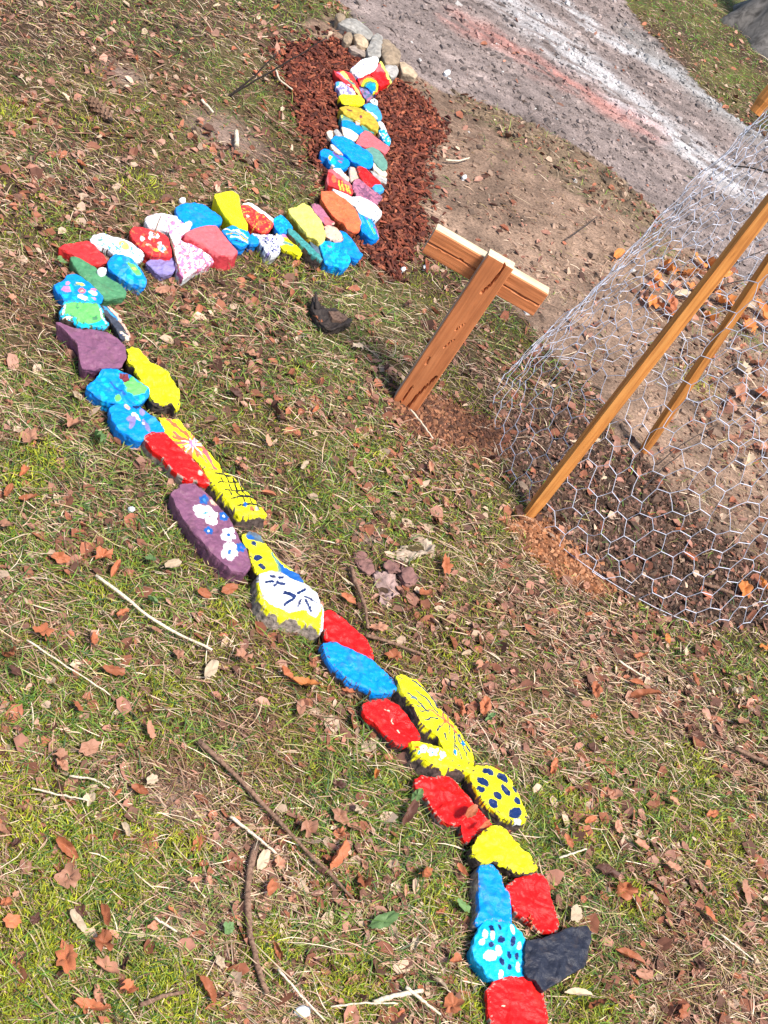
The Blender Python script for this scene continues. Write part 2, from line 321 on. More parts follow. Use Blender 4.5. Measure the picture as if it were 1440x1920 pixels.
def stone(name, label, cat, crop, pts, t, base, side, ops=(), drip=.25, undercut=.12, centre=None, rough=1.0, group='painted stones laid end to end as a snake', gloss=1.0, mat=None, dome=.0, tilt=(0, 0), rock_base=False):
    ox, oy, s = CR[crop]; P = np.array(pts, float)
    if t > .045: t = .045+(t-.045)*.45
    Q = np.empty((len(P)*2, 2)); nx_ = np.roll(P, -1, 0); Q[0::2] = .88*P+.12*nx_; Q[1::2] = .12*P+.88*nx_
    seg = np.hypot(*(np.roll(Q, -1, 0)-Q).T); per = seg.sum(); n = int(np.clip(per/s/1.7, 28, 230))
    cum = np.r_[0, np.cumsum(seg)]; tt = np.linspace(0, per, n, endpoint=False); Qc = np.vstack([Q, Q[:1]])
    rim = np.c_[np.interp(tt, cum, Qc[:, 0]), np.interp(tt, cum, Qc[:, 1])]
    c = np.array(centre, float) if centre else rim.mean(0)
    rv = np.random.default_rng(abs(hash(tuple(map(float, P.ravel())))) % 9999)
    ph = rv.random()*50
    jit = 1+(.034*(fbm(tt/s/6+ph, tt*0+ph, 3)-.5)*2+.030*(np.abs(fbm(tt/s/14+ph, tt*0+ph+9, 2)-.5)*-2))*rough
    rim = c+(rim-c)*jit[:, None]
    if not rock_base: rim = c+(rim-c)*1.03
    area = np.hypot(*(rim-c).T).mean()/s
    K = int(np.clip(area/1.7, 7, 38))
    cph = ((c-0)/s)+[ox, oy]; gz_ = h1(*at1(*cph)[:2])
    def lift(p, tz):
        d = ray(p[:, 0]/s+ox, p[:, 1]/s+oy); k = (gz_+tz-EYE_H)/d[:, 2]; return (EYE+d*k[:, None])
    rimW = lift(rim, t); cW = lift(c[None], t)[0]
    rad = np.hypot(*(rimW-cW)[:, :2].T).mean()
    V = [cW[None]]; UV = [c[None]]; edge = [np.zeros(1)]
    for k in range(1, K+1):
        f = 1-(1-k/K)**1.15
        V.append(cW+(rimW-cW)*f); UV.append(c+(rim-c)*f); edge.append(np.full(n, f))
    V = np.vstack(V); UV = np.vstack(UV); edge = np.concatenate(edge)
    px_, py_ = V[:, 0], V[:, 1]
    rel = (np.abs(fbm(px_*22+ph, py_*22, 3)-.5)*-.022 + (fbm(px_*70+ph, py_*70, 2)-.5)*.004)*rough*min(1, rad/.05)
    tr = fbm(px_*13+ph, py_*13+ph, 2)*4.5; fr = tr-np.floor(tr); rel += .0030*(np.floor(tr)-2+np.clip((fr-.8)/.2, 0, 1))*min(1, rad/.05)*min(1.3, rough)
    bev = np.clip((edge-.86)/.14, 0, 1)**2
    V[:, 2] += rel*(1-.4*bev) - bev*min(.0022, t*.1) + dome*(1-edge**2) + tilt[0]*(px_-cW[0]) + tilt[1]*(py_-cW[1])
    colr = np.ones((len(V), 4)); colr[:, :3] = paint(ops, UV[:, 0], UV[:, 1], base, s)
    br = 1+.16*(fbm(UV[:, 0]/s*.25+ph, UV[:, 1]/s*.25, 3)-.5)*2
    colr[:, :3] *= br[:, None]; colr[:, 3] = gloss
    stk = fbm(UV[:, 0]/s*.09+UV[:, 1]/s*.5+ph, UV[:, 1]/s*.06-UV[:, 0]/s*.02, 3); colr[:, :3] *= (.90+.2*stk)[:, None]
    dirt = np.clip((fbm(px_*60+ph, py_*60, 3)-.60)*5, 0, 1)*.55+np.clip((edge-.9)*6, 0, 1)*.3*(fbm(px_*90, py_*90, 2) > .5); colr[:, :3] = colr[:, :3]*(1-.35*dirt[:, None])+np.array([.12, .08, .05])*(.35*dirt[:, None])
    chips = (edge > .90) & (fbm(UV[:, 0]/s*.35+3, UV[:, 1]/s*.35, 2) > .66)
    if side.startswith(('rock', 'dk')): colr[chips, :3] = PC[side]; colr[chips, 3] = 0
    if rock_base: colr[:, 3] = 0
    # the flanks
    topn = len(V); ringz = V[-n:, 2].copy(); rings = []; cols_ = []
    rxy = V[-n:, :2]-cW[:2]; rl = np.hypot(*rxy.T)[:, None]+1e-6; dirn = rxy/rl
    und = (undercut if undercut > 0 else undercut*.45)*min(t, .05)
    for j, fd in enumerate((0, .06, .13, .22, .34, .5, .7, .9, 1.25)):
        out_ = 0 if j == 0 else (.0015 if j < 5 else 0) - und*fd*1.2 + (fbm(tt/s/9+ph+j*.7, tt*0+j*2.3+ph, 2)-.5)*.006*rough
        zz = ringz-(ringz-gz_+.004)*min(fd, 1)-(.012 if fd > 1 else 0)
        W = np.c_[cW[:2]+rxy+dirn*np.asarray(out_).reshape(-1, 1), zz]; rings.append(W)
        cc = np.ones((n, 4)); painted = fd < (drip*(.3+1.3*fbm(tt/s/7+ph, tt*0+.3, 2))*1.5 if drip > .3 else .42*(.5+fbm(tt/s/8+ph, tt*0+.3, 2)) if (t < .043 and undercut > -.1) else .40*np.clip(fbm(tt/s/10+ph, tt*0+.3, 3)*2.2-.75, 0, 1))
        painted = np.broadcast_to(painted, (n,)); cc[:, :3] = np.where(painted[:, None], colr[topn-n:topn, :3], np.array(PC[side])[None]*(.75+.5*fbm(tt/s/4+ph, tt*0+j*.8, 2))[:, None])
        cc[:, 3] = np.where(painted, gloss, 0 if side.startswith(('rock', 'dk', 'grey', 'tan')) else gloss); cols_.append(cc)
    V = np.vstack([V]+rings); colr = np.vstack([colr]+cols_)
    tri = np.stack([np.zeros(n, int), 1+np.arange(n), 1+(np.arange(n)+1) % n], -1)
    quads = []
    a0 = np.arange(n); a1 = (a0+1) % n
    for k in range(K-1+len(rings)):
        if k == K-1: continue
        b0 = 1+k*n; b1 = b0+n; quads.append(np.stack([b0+a0, b1+a0, b1+a1, b0+a1], -1))
    last = 1+(K-1+len(rings))*n
    bot = len(V); V = np.vstack([V, [[cW[0], cW[1], gz_-.016]]]); colr = np.vstack([colr, colr[-1:]])
    tri2 = np.stack([np.full(n, bot), last+a1, last+a0], -1)
    base_pt = np.array([cW[0], cW[1], gz_])
    # outward facing normals: orientation of the outline on the ground
    A = np.sum(rxy[:, 0]*np.roll(rxy[:, 1], -1)-np.roll(rxy[:, 0], -1)*rxy[:, 1])
    Q4 = np.vstack(quads)
    if A < 0: tri = tri[:, ::-1]; tri2 = tri2[:, ::-1]; Q4 = Q4[:, ::-1]
    me = np_mesh(name, V-base_pt, [tri, Q4, tri2], colr, True)
    o = link(name, me, mat or M_paint, label=label, category=cat)
    if group: o['group'] = group
    o.location = base_pt
    FOOT.append((cW[:2]+rxy*1.0, gz_+t))
    return o
def S(label, crop, pts, t, base, side='rock', ops=(), **k): return stone('painted_stone', label, 'painted stone', crop, pts, t, base, side, ops, **k)
E_ = lambda x, y, r, cc, ry=None, rot=0: ('e', x, y, r, ry or r, rot, cc)

# tail (nearest the camera) towards the head
S('plain red rounded stone at the tail tip, touching the big black stone', 8, [(590, 1500), (640, 1430), (760, 1400), (870, 1388), (940, 1430), (985, 1510), (1000, 1610), (1014, 1690), (1000, 1790), (880, 1860), (720, 1860), (630, 1790), (600, 1650)], .034, 'red', 'rock2', [E_(700, 1612, 16, 'cream', 6), E_(865, 1510, 9, 'dred')])
S('large glossy black stone beside the dotted blue stone', 8, [(866, 1145), (980, 1132), (1090, 1092), (1160, 1058), (1290, 1043), (1328, 1085), (1312, 1190), (1290, 1320), (1150, 1400), (1070, 1450), (992, 1500), (950, 1440), (868, 1395)], .052, 'black', 'black', drip=.9, undercut=.2, centre=(1090, 1260))
S('turquoise stone with cream and navy dots above the red tail stone', 8, [(545, 1050), (580, 1000), (650, 1010), (760, 1032), (830, 1090), (860, 1170), (874, 1300), (866, 1392), (760, 1392), (640, 1424), (590, 1400), (550, 1330), (500, 1262), (484, 1210), (503, 1120)], .040, 'cyan', 'blue',
  [E_(610, 1068, 16, 'navy', 30, -15), E_(672, 1052, 13, 'navy', 24, -15), E_(680, 1145, 25, 'navy', 27), E_(608, 1180, 20, 'navy'), E_(762, 1158, 18, 'navy', 32), E_(740, 1250, 18, 'navy', 30, -10), E_(795, 1258, 17, 'navy', 24), E_(688, 1297, 17, 'navy', 30, -20), E_(748, 1330, 14, 'navy', 24),
   E_(565, 1105, 18, 'cream', 34), E_(545, 1160, 20, 'white', 22), E_(617, 1118, 15, 'cream', 34), E_(760, 1075, 17, 'cream', 36, -15), E_(810, 1188, 18, 'cream', 28), E_(662, 1222, 24, 'cream', 38, -15), E_(602, 1260, 48, 'cream', 40), E_(812, 1330, 14, 'cream', 40), E_(688, 1385, 18, 'white', 34)], drip=.8)
S('long plain blue stone between the yellow lump and the dotted turquoise stone', 8, [(528, 640), (555, 590), (610, 600), (662, 640), (690, 690), (702, 765), (738, 795), (745, 860), (760, 950), (758, 1028), (700, 1008), (640, 1000), (580, 1005), (530, 1030), (502, 1012), (528, 930), (536, 860), (522, 760)], .042, 'blue', 'rock2', drip=.15, undercut=-.12)
S('plain red stone to the right of the long blue stone', 8, [(722, 765), (790, 712), (900, 672), (972, 680), (1010, 730), (1028, 800), (1060, 920), (1100, 1030), (1082, 1085), (960, 1070), (880, 1000), (790, 935), (740, 850)], .040, 'red', 'rock2', undercut=.1)
S('rough lumpy plain yellow stone, nearest of its colour to the tail', 8, [(485, 480), (520, 410), (570, 360), (640, 325), (700, 335), (760, 390), (810, 470), (870, 510), (945, 608), (920, 660), (850, 668), (760, 630), (700, 600), (640, 575), (590, 600), (540, 590), (483, 550)], .052, 'yellow', 'dkrock', rough=1.8)
S('big ragged plain red stone beside the navy spotted yellow stone', 7, [(695, 1062), (740, 1040), (790, 1055), (860, 1038), (920, 1070), (980, 1140), (1030, 1200), (1100, 1280), (1145, 1325), (1090, 1362), (1040, 1390), (1000, 1435), (965, 1400), (972, 1330), (900, 1325), (850, 1305), (800, 1250), (770, 1180), (700, 1105)], .036, 'red', 'rock2', centre=(930, 1205), rough=1.3)
S('yellow stone covered with navy blue spots', 7, [(1015, 1030), (1050, 982), (1120, 985), (1200, 1020), (1250, 1070), (1290, 1140), (1320, 1210), (1345, 1280), (1325, 1310), (1260, 1308), (1190, 1272), (1110, 1210), (1070, 1160), (1030, 1090)], .062, 'yellow', 'dkrock',
  [E_(1118, 1020, 38, 'navy', 18, 20), E_(1203, 1055, 40, 'navy', 18, 45), E_(1088, 1075, 42, 'navy', 22, 40), E_(1220, 1125, 40, 'navy', 16, 50), E_(1072, 1120, 28, 'navy', 18, 30), E_(1170, 1160, 30, 'navy', 22, 45), E_(1275, 1120, 24, 'navy', 10, 60), E_(1290, 1190, 28, 'navy', 17, 50), E_(1143, 1207, 34, 'navy', 20, 50), E_(1275, 1262, 38, 'navy', 34), E_(1290, 1306, 22, 'white', 9)], drip=.12, undercut=-.1)
S('yellow stone with small white flowers and a thick bare brown side', 7, [(680, 832), (740, 845), (850, 878), (900, 930), (1000, 968), (1040, 1000), (1010, 1026), (930, 1005), (830, 1000), (770, 962), (740, 940), (700, 920), (685, 880)], .072, 'yellow', 'dkrock',
  [('f', 790, 905, 30, 'white', 'blue'), ('f', 735, 885, 24, 'white', 'red'), ('f', 850, 915, 24, 'white', 'blue'), E_(710, 905, 8, 'blue'), E_(900, 960, 9, 'navy', 4), E_(940, 985, 9, 'navy', 4), E_(830, 955, 9, 'blue', 4), E_(700, 870, 8, 'red'), E_(990, 1000, 9, 'navy', 4), E_(880, 940, 8, 'gold')], drip=.08, undercut=-.45, rough=1.5)
S('long yellow stone with black rays and an orange starburst', 7, [(575, 460), (620, 455), (700, 480), (760, 550), (820, 630), (880, 690), (940, 770), (1000, 850), (1025, 910), (1027, 972), (960, 950), (900, 920), (850, 870), (820, 800), (740, 742), (710, 700), (680, 640), (620, 560)], .070, 'yellow', 'dkrock',
  [('l', [(825, 665), (760, 600), (690, 545)], 7, 'navy'), ('l', [(830, 640), (740, 540), (670, 480)], 6, 'navy'), ('l', [(765, 665), (700, 600), (640, 560)], 6, 'navy'), ('l', [(770, 662), (715, 660)], 6, 'navy'), ('l', [(735, 632), (680, 630)], 5, 'navy'), ('l', [(750, 715), (780, 700), (825, 700)], 8, 'navy'), ('l', [(820, 775), (835, 750)], 12, 'navy'), ('l', [(862, 790), (872, 830)], 8, 'navy'), ('l', [(915, 770), (925, 840), (915, 910)], 7, 'navy'), ('l', [(890, 740), (890, 790)], 6, 'navy'), ('l', [(940, 800), (985, 900), (1000, 950)], 6, 'navy'), ('l', [(930, 860), (965, 940)], 6, 'navy'), ('l', [(950, 800), (1010, 900)], 6, 'navy'), ('l', [(690, 590), (665, 588)], 9, 'slate'),
   E_(975, 850, 10, 'blue', 18), E_(925, 905, 9, 'blue', 16), ('l', [(870, 715), (800, 660), (770, 650)], 9, 'orange'), ('l', [(870, 715), (850, 675)], 10, 'orange'), ('l', [(870, 720), (845, 745)], 9, 'orange'), ('l', [(865, 715), (900, 740), (930, 790)], 11, 'orange'), ('l', [(885, 720), (880, 690)], 8, 'orange')], drip=.1, undercut=-.35)
S('plain red stone just below the large plain blue one', 7, [(375, 630), (440, 595), (520, 590), (590, 630), (640, 690), (690, 760), (722, 825), (690, 840), (620, 870), (570, 850), (510, 790), (460, 740), (400, 700)], .038, 'red', 'dkrock', [('l', [(510, 655), (535, 660)], 5, 'cream'), ('l', [(560, 700), (568, 725)], 5, 'cream'), ('l', [(585, 770), (600, 785)], 5, 'cream')])
S('large plain bright blue stone under the white flower stone', 7, [(145, 268), (220, 258), (300, 298), (370, 330), (440, 362), (510, 430), (560, 480), (577, 540), (500, 556), (440, 552), (380, 520), (300, 490), (220, 410), (170, 350)], .042, 'blue', 'dkrock', undercut=-.05)
S('plain red stone wedged behind the large plain blue one', 7, [(145, 85), (190, 70), (260, 120), (340, 180), (400, 240), (435, 315), (440, 362), (380, 340), (300, 300), (220, 255), (165, 232), (150, 190)], .040, 'red', 'rock')
S('white stone with navy brushstroke flowers and a yellow lower edge', 6, [(620, 700), (690, 683), (760, 702), (820, 740), (900, 770), (960, 830), (1000, 900), (1003, 1000), (988, 1045), (900, 1000), (820, 975), (740, 960), (670, 920), (630, 870), (612, 780)], .066, 'white', 'rock2',
  [('p', [(600, 690), (640, 860), (700, 905), (800, 935), (900, 925), (960, 975), (1010, 880), (1010, 1100), (600, 1000), (560, 800)], 'yellow'), ('p', [(1005, 850), (985, 1060), (1020, 1060)], 'white'), ('l', [(770, 820), (815, 840)], 26, 'navy'), ('l', [(765, 895), (815, 865), (830, 840)], 16, 'navy'), ('l', [(845, 825), (890, 800)], 18, 'navy'), ('l', [(850, 900), (862, 870)], 18, 'navy'), ('l', [(885, 850), (965, 882)], 9, 'navy'), ('l', [(892, 868), (930, 925)], 10, 'navy'),
   ('l', [(655, 745), (700, 752)], 14, 'navy'), ('l', [(683, 710), (705, 722)], 20, 'navy'), ('l', [(705, 775), (725, 755)], 16, 'navy'), ('l', [(735, 762), (765, 770)], 16, 'navy'), ('l', [(732, 728), (755, 725)], 16, 'navy')], drip=.1, undercut=-.3)
S('yellow stone with navy dots down its left and a broad blue stripe', 6, [(510, 470), (560, 435), (620, 460), (660, 520), (720, 600), (790, 660), (850, 700), (892, 748), (830, 748), (760, 725), (690, 700), (640, 705), (600, 690), (570, 630), (556, 560), (520, 510)], .048, 'yellow', 'dkrock',
  [('p', [(525, 460), (560, 430), (620, 455), (650, 510), (600, 505), (560, 478)], 'slate'), E_(580, 513, 18, 'navy', 14), E_(606, 598, 28, 'navy', 17), E_(632, 652, 26, 'navy', 17, 15), ('p', [(720, 610), (770, 665), (860, 700), (900, 760), (820, 745), (760, 705), (735, 650)], 'bluedk'), ('l', [(690, 575), (730, 640), (745, 700)], 14, 'sgreen'), E_(560, 470, 26, 'bluedk', 12, 20)])
S('long purple stone painted with white and blue flowers', 6, [(75, 200), (150, 152), (210, 150), (270, 190), (330, 240), (370, 290), (420, 360), (460, 430), (500, 500), (540, 570), (557, 640), (520, 688), (450, 678), (400, 640), (330, 580), (270, 510), (200, 430), (150, 360), (95, 270)], .056, 'purple', 'purple',
  [E_(250, 305, 46, 'white', 26, 10), E_(300, 310, 36, 'white', 30), E_(262, 345, 46, 'white', 16, 15), E_(322, 340, 34, 'white', 36), E_(318, 380, 38, 'white', 24, 15), E_(285, 325, 16, 'blue', 7), E_(275, 338, 10, 'purple', 4), E_(305, 352, 10, 'mauve', 4),
   ('f', 420, 470, 46, 'white', 'bluedk'), ('f', 430, 568, 52, 'white', 'bluedk'), ('f', 275, 242, 32, 'bluedk', 'lblue'), ('f', 392, 350, 32, 'bluedk', 'white'), ('f', 300, 440, 30, 'bluedk', 'white'), ('f', 500, 538, 32, 'bluedk', 'violet'), E_(335, 252, 26, 'peach', 10, 40)], drip=.9, undercut=.05)
S('yellow stone painted with a black brick wall pattern', 6, [(272, 52), (330, 60), (390, 80), (440, 92), (490, 150), (530, 200), (570, 240), (610, 280), (655, 338), (580, 345), (490, 346), (440, 290), (400, 240), (370, 200), (310, 130)], .066, 'yellow', 'dkrock',
  [('l', [(345, 88), (400, 92), (440, 102)], 9, 'blk'), ('l', [(355, 148), (400, 138), (500, 138)], 8, 'blk'), ('l', [(395, 190), (440, 188), (530, 190)], 8, 'blk'), ('l', [(440, 245), (500, 232), (590, 240)], 10, 'blk'), ('l', [(470, 290), (540, 282), (620, 290)], 10, 'blk')] +
  [('l', [(x0, y0), (x0+14, y0+32)], 8, 'blk') for x0, y0 in ((375, 112), (412, 104), (450, 112), (430, 150), (462, 150), (492, 152), (425, 192), (475, 198), (510, 200), (545, 205), (510, 245), (550, 248), (585, 250), (600, 292), (560, 295))] +
  [E_(522, 286, 12, 'bluedk', 18), E_(558, 310, 12, 'orange', 18), E_(590, 312, 12, 'grey', 14)], drip=.1, undercut=-.45)
S('plain red long stone below the firework stone', 5, [(485, 828), (540, 800), (640, 795), (690, 850), (740, 900), (820, 950), (870, 1010), (905, 1060), (950, 1115), (950, 1160), (900, 1160), (860, 1130), (820, 1145), (760, 1110), (680, 1040), (620, 960), (560, 920)], .040, 'red', 'rock2', [E_(890, 1092, 14, 'peach', 20, -30)])
S('yellow stone painted with a red and white firework burst', 5, [(600, 690), (650, 690), (700, 705), (740, 700), (780, 750), (830, 800), (880, 850), (930, 910), (980, 960), (1030, 1010), (1047, 1055), (980, 1058), (920, 1045), (880, 1010), (850, 960), (800, 930), (740, 890), (690, 840), (640, 790), (625, 750)], .036, 'yellow', 'rock',
  [('r', 840, 875, 25, 190, 19, 18, 'orange'), ('r', 842, 878, 60, 170, 11, 9, 'rose'), ('r', 845, 880, 14, 95, 12, 7, 'white'), ('l', [(660, 700), (790, 800)], 22, 'orange'), ('l', [(920, 930), (1010, 1045)], 26, 'rose'), E_(838, 872, 26, 'pink', 30), E_(845, 870, 12, 'white', 22)])
S('blue stone with a faint white and lilac flower', 5, [(250, 622), (300, 590), (370, 578), (440, 597), (520, 640), (580, 690), (637, 772), (600, 797), (540, 802), (480, 842), (430, 835), (370, 800), (310, 760), (270, 700)], .044, 'blue', 'blue',
  [E_(440, 685, 40, 'white', 20, 35), E_(410, 730, 20, 'lav', 50, 20), E_(400, 700, 34, 'lav', 18, -20), E_(510, 745, 15, 'lav', 60, -20), E_(560, 700, 40, 'lblue', 22, -40), E_(485, 640, 22, 'lav', 22), E_(378, 612, 16, 'peach', 28, -20), E_(492, 728, 10, 'cream', 16), E_(440, 610, 26, 'navy', 12), E_(460, 700, 14, 'cream', 10)], drip=.7)
S('blue stone with a bright green patch and a maroon square', 5, [(88, 465), (150, 420), (190, 350), (250, 328), (320, 348), (400, 398), (470, 438), (532, 482), (520, 535), (480, 572), (440, 592), (350, 586), (260, 570), (190, 542), (135, 508)], .050, 'blue', 'bluedk',
  [('n', 9, .58, 'cyan'), ('p', [(350, 440), (400, 405), (450, 440), (520, 480), (500, 520), (420, 540), (370, 500)], 'lime'), E_(310, 545, 22, 'lime', 26), ('p', [(315, 372), (380, 385), (390, 425), (355, 438), (320, 400)], 'maroon'), ('l', [(260, 430), (360, 520)], 12, 'bluedk')], drip=.8, rough=1.2)
S('long curved yellow stone beside the purple slab', 5, [(370, 202), (440, 198), (500, 238), (540, 290), (600, 320), (660, 360), (710, 420), (745, 490), (752, 600), (725, 622), (690, 575), (640, 588), (570, 570), (538, 520), (532, 440), (480, 410), (440, 340), (398, 295)], .066, 'yellow', 'dkrock', centre=(610, 440), rough=1.9, undercut=.1)
S('large plain purple slab with a dark steep left flank', 4, [(112, 905), (200, 930), (290, 965), (450, 982), (560, 1008), (640, 1060), (700, 1120), (706, 1210), (662, 1290), (560, 1284), (440, 1300), (330, 1285), (312, 1180), (300, 1090), (235, 1020)], .058, 'purple', 'purple', drip=.9, centre=(480, 1130), undercut=.25, rough=.9)
S('bright green stone with a turquoise border', 4, [(165, 800), (192, 735), (260, 724), (380, 733), (470, 755), (515, 810), (527, 870), (562, 930), (530, 962), (420, 950), (330, 955), (280, 912), (180, 882), (150, 845)], .050, 'cyan', 'dkrock',
  [('p', [(180, 850), (200, 745), (300, 735), (460, 760), (500, 810), (505, 880), (470, 920), (330, 920), (270, 870)], 'lime'), ('l', [(190, 770), (170, 850)], 16, 'white'), ('l', [(490, 800), (515, 880), (540, 940)], 12, 'white'), E_(215, 882, 40, 'cream', 14), ('n', 6, .66, 'green')])
S('dark slate stone edged with faded pink beside the bright green stone', 4, [(462, 765), (540, 778), (600, 800), (660, 860), (700, 940), (748, 1035), (738, 1056), (660, 1050), (610, 960), (570, 900), (520, 830)], .030, 'dslate', 'dkrock', [('l', [(560, 785), (640, 850), (700, 960), (745, 1040)], 26, 'peach'), ('l', [(520, 790), (640, 880)], 10, 'lblue'), ('l', [(660, 1010), (720, 1050)], 24, 'cream'), ('l', [(650, 1030), (700, 1010)], 8, 'navy')], gloss=.3)
S('blue stone with small pink and cream squares', 4, [(98, 597), (180, 562), (212, 515), (262, 500), (330, 530), (400, 580), (460, 640), (508, 700), (492, 740), (440, 757), (350, 745), (260, 740), (190, 720), (130, 650)], .040, 'blue', 'bluedk',
  [E_(215, 635, 52, 'pink', 24, 15), E_(215, 585, 16, 'pink', 14), E_(320, 590, 38, 'pale', 17, 20), E_(295, 600, 30, 'sgreen', 9), E_(332, 652, 34, 'rose', 22, 10), E_(332, 652, 16, 'peach', 9), E_(430, 640, 28, 'pink', 14), E_(425, 668, 40, 'white', 14, 10), E_(342, 710, 52, 'white', 20, 20), E_(432, 715, 16, 'pink', 18), ('n', 9, .68, 'cyan')], drip=.8)
S('long plain dark green stone', 4, [(236, 365), (300, 368), (370, 408), (440, 450), (520, 508), (600, 560), (660, 600), (702, 650), (695, 692), (600, 702), (520, 712), (470, 645), (400, 582), (330, 520), (275, 445)], .034, 'green', 'green', drip=.8, rough=.8)
S('plain deep red stone at the outer bend next to the green one', 4, [(138, 278), (240, 240), (330, 227), (410, 234), (460, 290), (520, 340), (548, 400), (470, 412), (400, 422), (330, 390), (250, 330), (195, 298)], .040, 'red2', 'red2', drip=.8, rough=1.3, centre=(380, 325))
S('blue stone with a lime green island and pale cyan spots', 4, [(553, 402), (610, 338), (662, 345), (740, 370), (800, 430), (852, 500), (880, 560), (860, 620), (780, 595), (700, 560), (612, 500), (560, 450)], .038, 'blue', 'bluedk', [('n', 8, .60, 'lblue'), ('p', [(700, 420), (760, 430), (820, 480), (830, 530), (780, 520), (740, 480)], 'lime'), ('e', 770, 470, 24, 10, 20, 'pale'), E_(648, 390, 24, 'cyan', 16), E_(738, 540, 28, 'cyan', 16, 25), E_(850, 585, 16, 'cyan')], drip=.7)
S('white stone with pale yellow and blue washes', 4, [(413, 217), (440, 160), (510, 154), (590, 185), (660, 200), (740, 235), (800, 280), (857, 330), (840, 372), (800, 407), (740, 372), (660, 342), (600, 330), (560, 292), (500, 280), (430, 240)], .042, 'white', 'dkrock', [('e', 690, 260, 50, 26, 30, 'pale'), ('n', 7, .66, 'lblue'), E_(490, 205, 26, 'sgreen', 8), E_(640, 280, 34, 'lblue', 9, 20)])
S('red stone dabbed with white and orange spots', 4, [(745, 150), (770, 105), (850, 110), (930, 130), (1020, 160), (1062, 200), (1082, 280), (1097, 352), (1000, 352), (930, 345), (870, 320), (820, 270), (760, 200)], .044, 'red2', 'red2', [E_(945, 172, 46, 'white', 24, 20), E_(950, 178, 22, 'lblue', 12, 20), E_(845, 203, 18, 'white', 22, 20), E_(990, 250, 20, 'white', 22), E_(1008, 292, 34, 'white', 34), E_(1010, 296, 15, 'lblue', 16), E_(893, 262, 26, 'peach', 14), ('n', 5, .68, 'orange'), E_(950, 310, 34, 'gold', 14, 30), E_(920, 290, 30, 'orange', 10, 30), E_(908, 195, 12, 'white', 14)], drip=.6)
S('small lavender stone under the white spotted red stone', 4, [(878, 402), (940, 365), (1020, 350), (1100, 360), (1127, 420), (1112, 482), (1030, 512), (960, 480), (905, 432)], .032, 'lav', 'lav', drip=.8, rough=1.2)
S('white stone with a faint pink bloom in its middle', 3, [(123, 258), (190, 228), (280, 221), (350, 240), (420, 264), (462, 291), (430, 350), (385, 372), (375, 407), (310, 396), (290, 352), (240, 330), (150, 320)], .040, 'white', 'rock2', [('e', 310, 290, 50, 32, 10, 'cream'), ('n', 4, .66, 'pink'), E_(318, 295, 22, 'pink', 16), E_(275, 275, 12, 'lav', 8)])
S('white stone mottled all over with pink', 3, [(318, 400), (360, 400), (420, 430), (480, 450), (540, 490), (590, 530), (612, 570), (560, 582), (500, 612), (440, 650), (402, 668), (360, 625), (345, 540), (330, 470)], .042, 'white', 'white', [('n', 4.5, .50, 'pink'), ('n', 2.5, .64, 'rose'), ('n', 3, .66, 'white')], drip=.5)
S('thick dusty pink block with deep red sides', 3, [(415, 358), (480, 330), (570, 310), (632, 315), (662, 350), (700, 400), (740, 450), (780, 492), (740, 515), (668, 518), (620, 490), (560, 450), (490, 410), (425, 378)], .062, 'rose', 'dred', drip=.05, undercut=-.35, rough=.4)
S('plain mid blue stone behind the dusty pink block', 3, [(345, 182), (370, 155), (470, 150), (540, 160), (600, 200), (660, 245), (672, 285), (610, 310), (540, 320), (460, 322), (400, 282), (350, 222)], .046, 'blue', 'bluedk', drip=.8)
S('tall angular plain yellow stone between blue and fiery red stones', 3, [(617, 90), (680, 75), (740, 64), (790, 95), (797, 160), (812, 230), (850, 290), (852, 342), (790, 312), (730, 280), (690, 230), (650, 170)], .066, 'yellow', 'yellow', drip=.4, rough=.4)
S('red stone flecked with orange fire beside the angular yellow one', 3, [(805, 165), (850, 160), (900, 195), (960, 232), (1000, 262), (1040, 300), (1002, 347), (940, 340), (880, 305), (850, 270), (815, 222)], .044, 'red2', 'red2', [('n', 3.2, .62, 'orange'), ('n', 2.2, .70, 'gold'), E_(855, 235, 12, 'cream', 8)], drip=.6)
S('narrow white stone behind the fiery red one', 3, [(812, 152), (880, 145), (940, 185), (1000, 228), (1045, 268), (1030, 292), (960, 232), (900, 195), (850, 165)], .036, 'white', 'grey', centre=(925, 205))
S('blue stone with flowing white and ochre stripes', 3, [(668, 348), (740, 304), (800, 310), (850, 342), (872, 390), (860, 437), (800, 452), (745, 432), (700, 382)], .046, 'blue', 'bluedk', [('l', [(690, 340), (780, 345), (850, 400)], 8, 'white'), ('l', [(700, 375), (780, 372), (850, 420)], 7, 'mustard'), ('l', [(730, 395), (800, 398), (850, 430)], 8, 'white'), ('l', [(770, 310), (820, 360), (860, 400)], 7, 'cyan'), ('l', [(740, 415), (820, 430)], 7, 'navy')], drip=.7)
S('tiny blue stone wedged before the navy speckled white one', 3, [(850, 395), (890, 360), (932, 396), (930, 440), (872, 440)], .036, 'blue', 'bluedk', [E_(900, 372, 14, 'white', 8)], drip=.7)
S('white stone speckled with navy and lilac', 3, [(890, 362), (960, 370), (1050, 378), (1080, 440), (1082, 500), (1030, 527), (980, 502), (955, 455), (925, 410)], .038, 'white', 'grey', [('n', 2.0, .58, 'navy'), ('n', 3.2, .64, 'lav')])
S('small mottled blue stone at the end of the fiery red one', 3, [(1040, 260), (1090, 230), (1140, 268), (1172, 320), (1140, 356), (1080, 362), (1042, 320)], .044, 'blue', 'navy', [('n', 3, .60, 'cyan')], drip=.4)
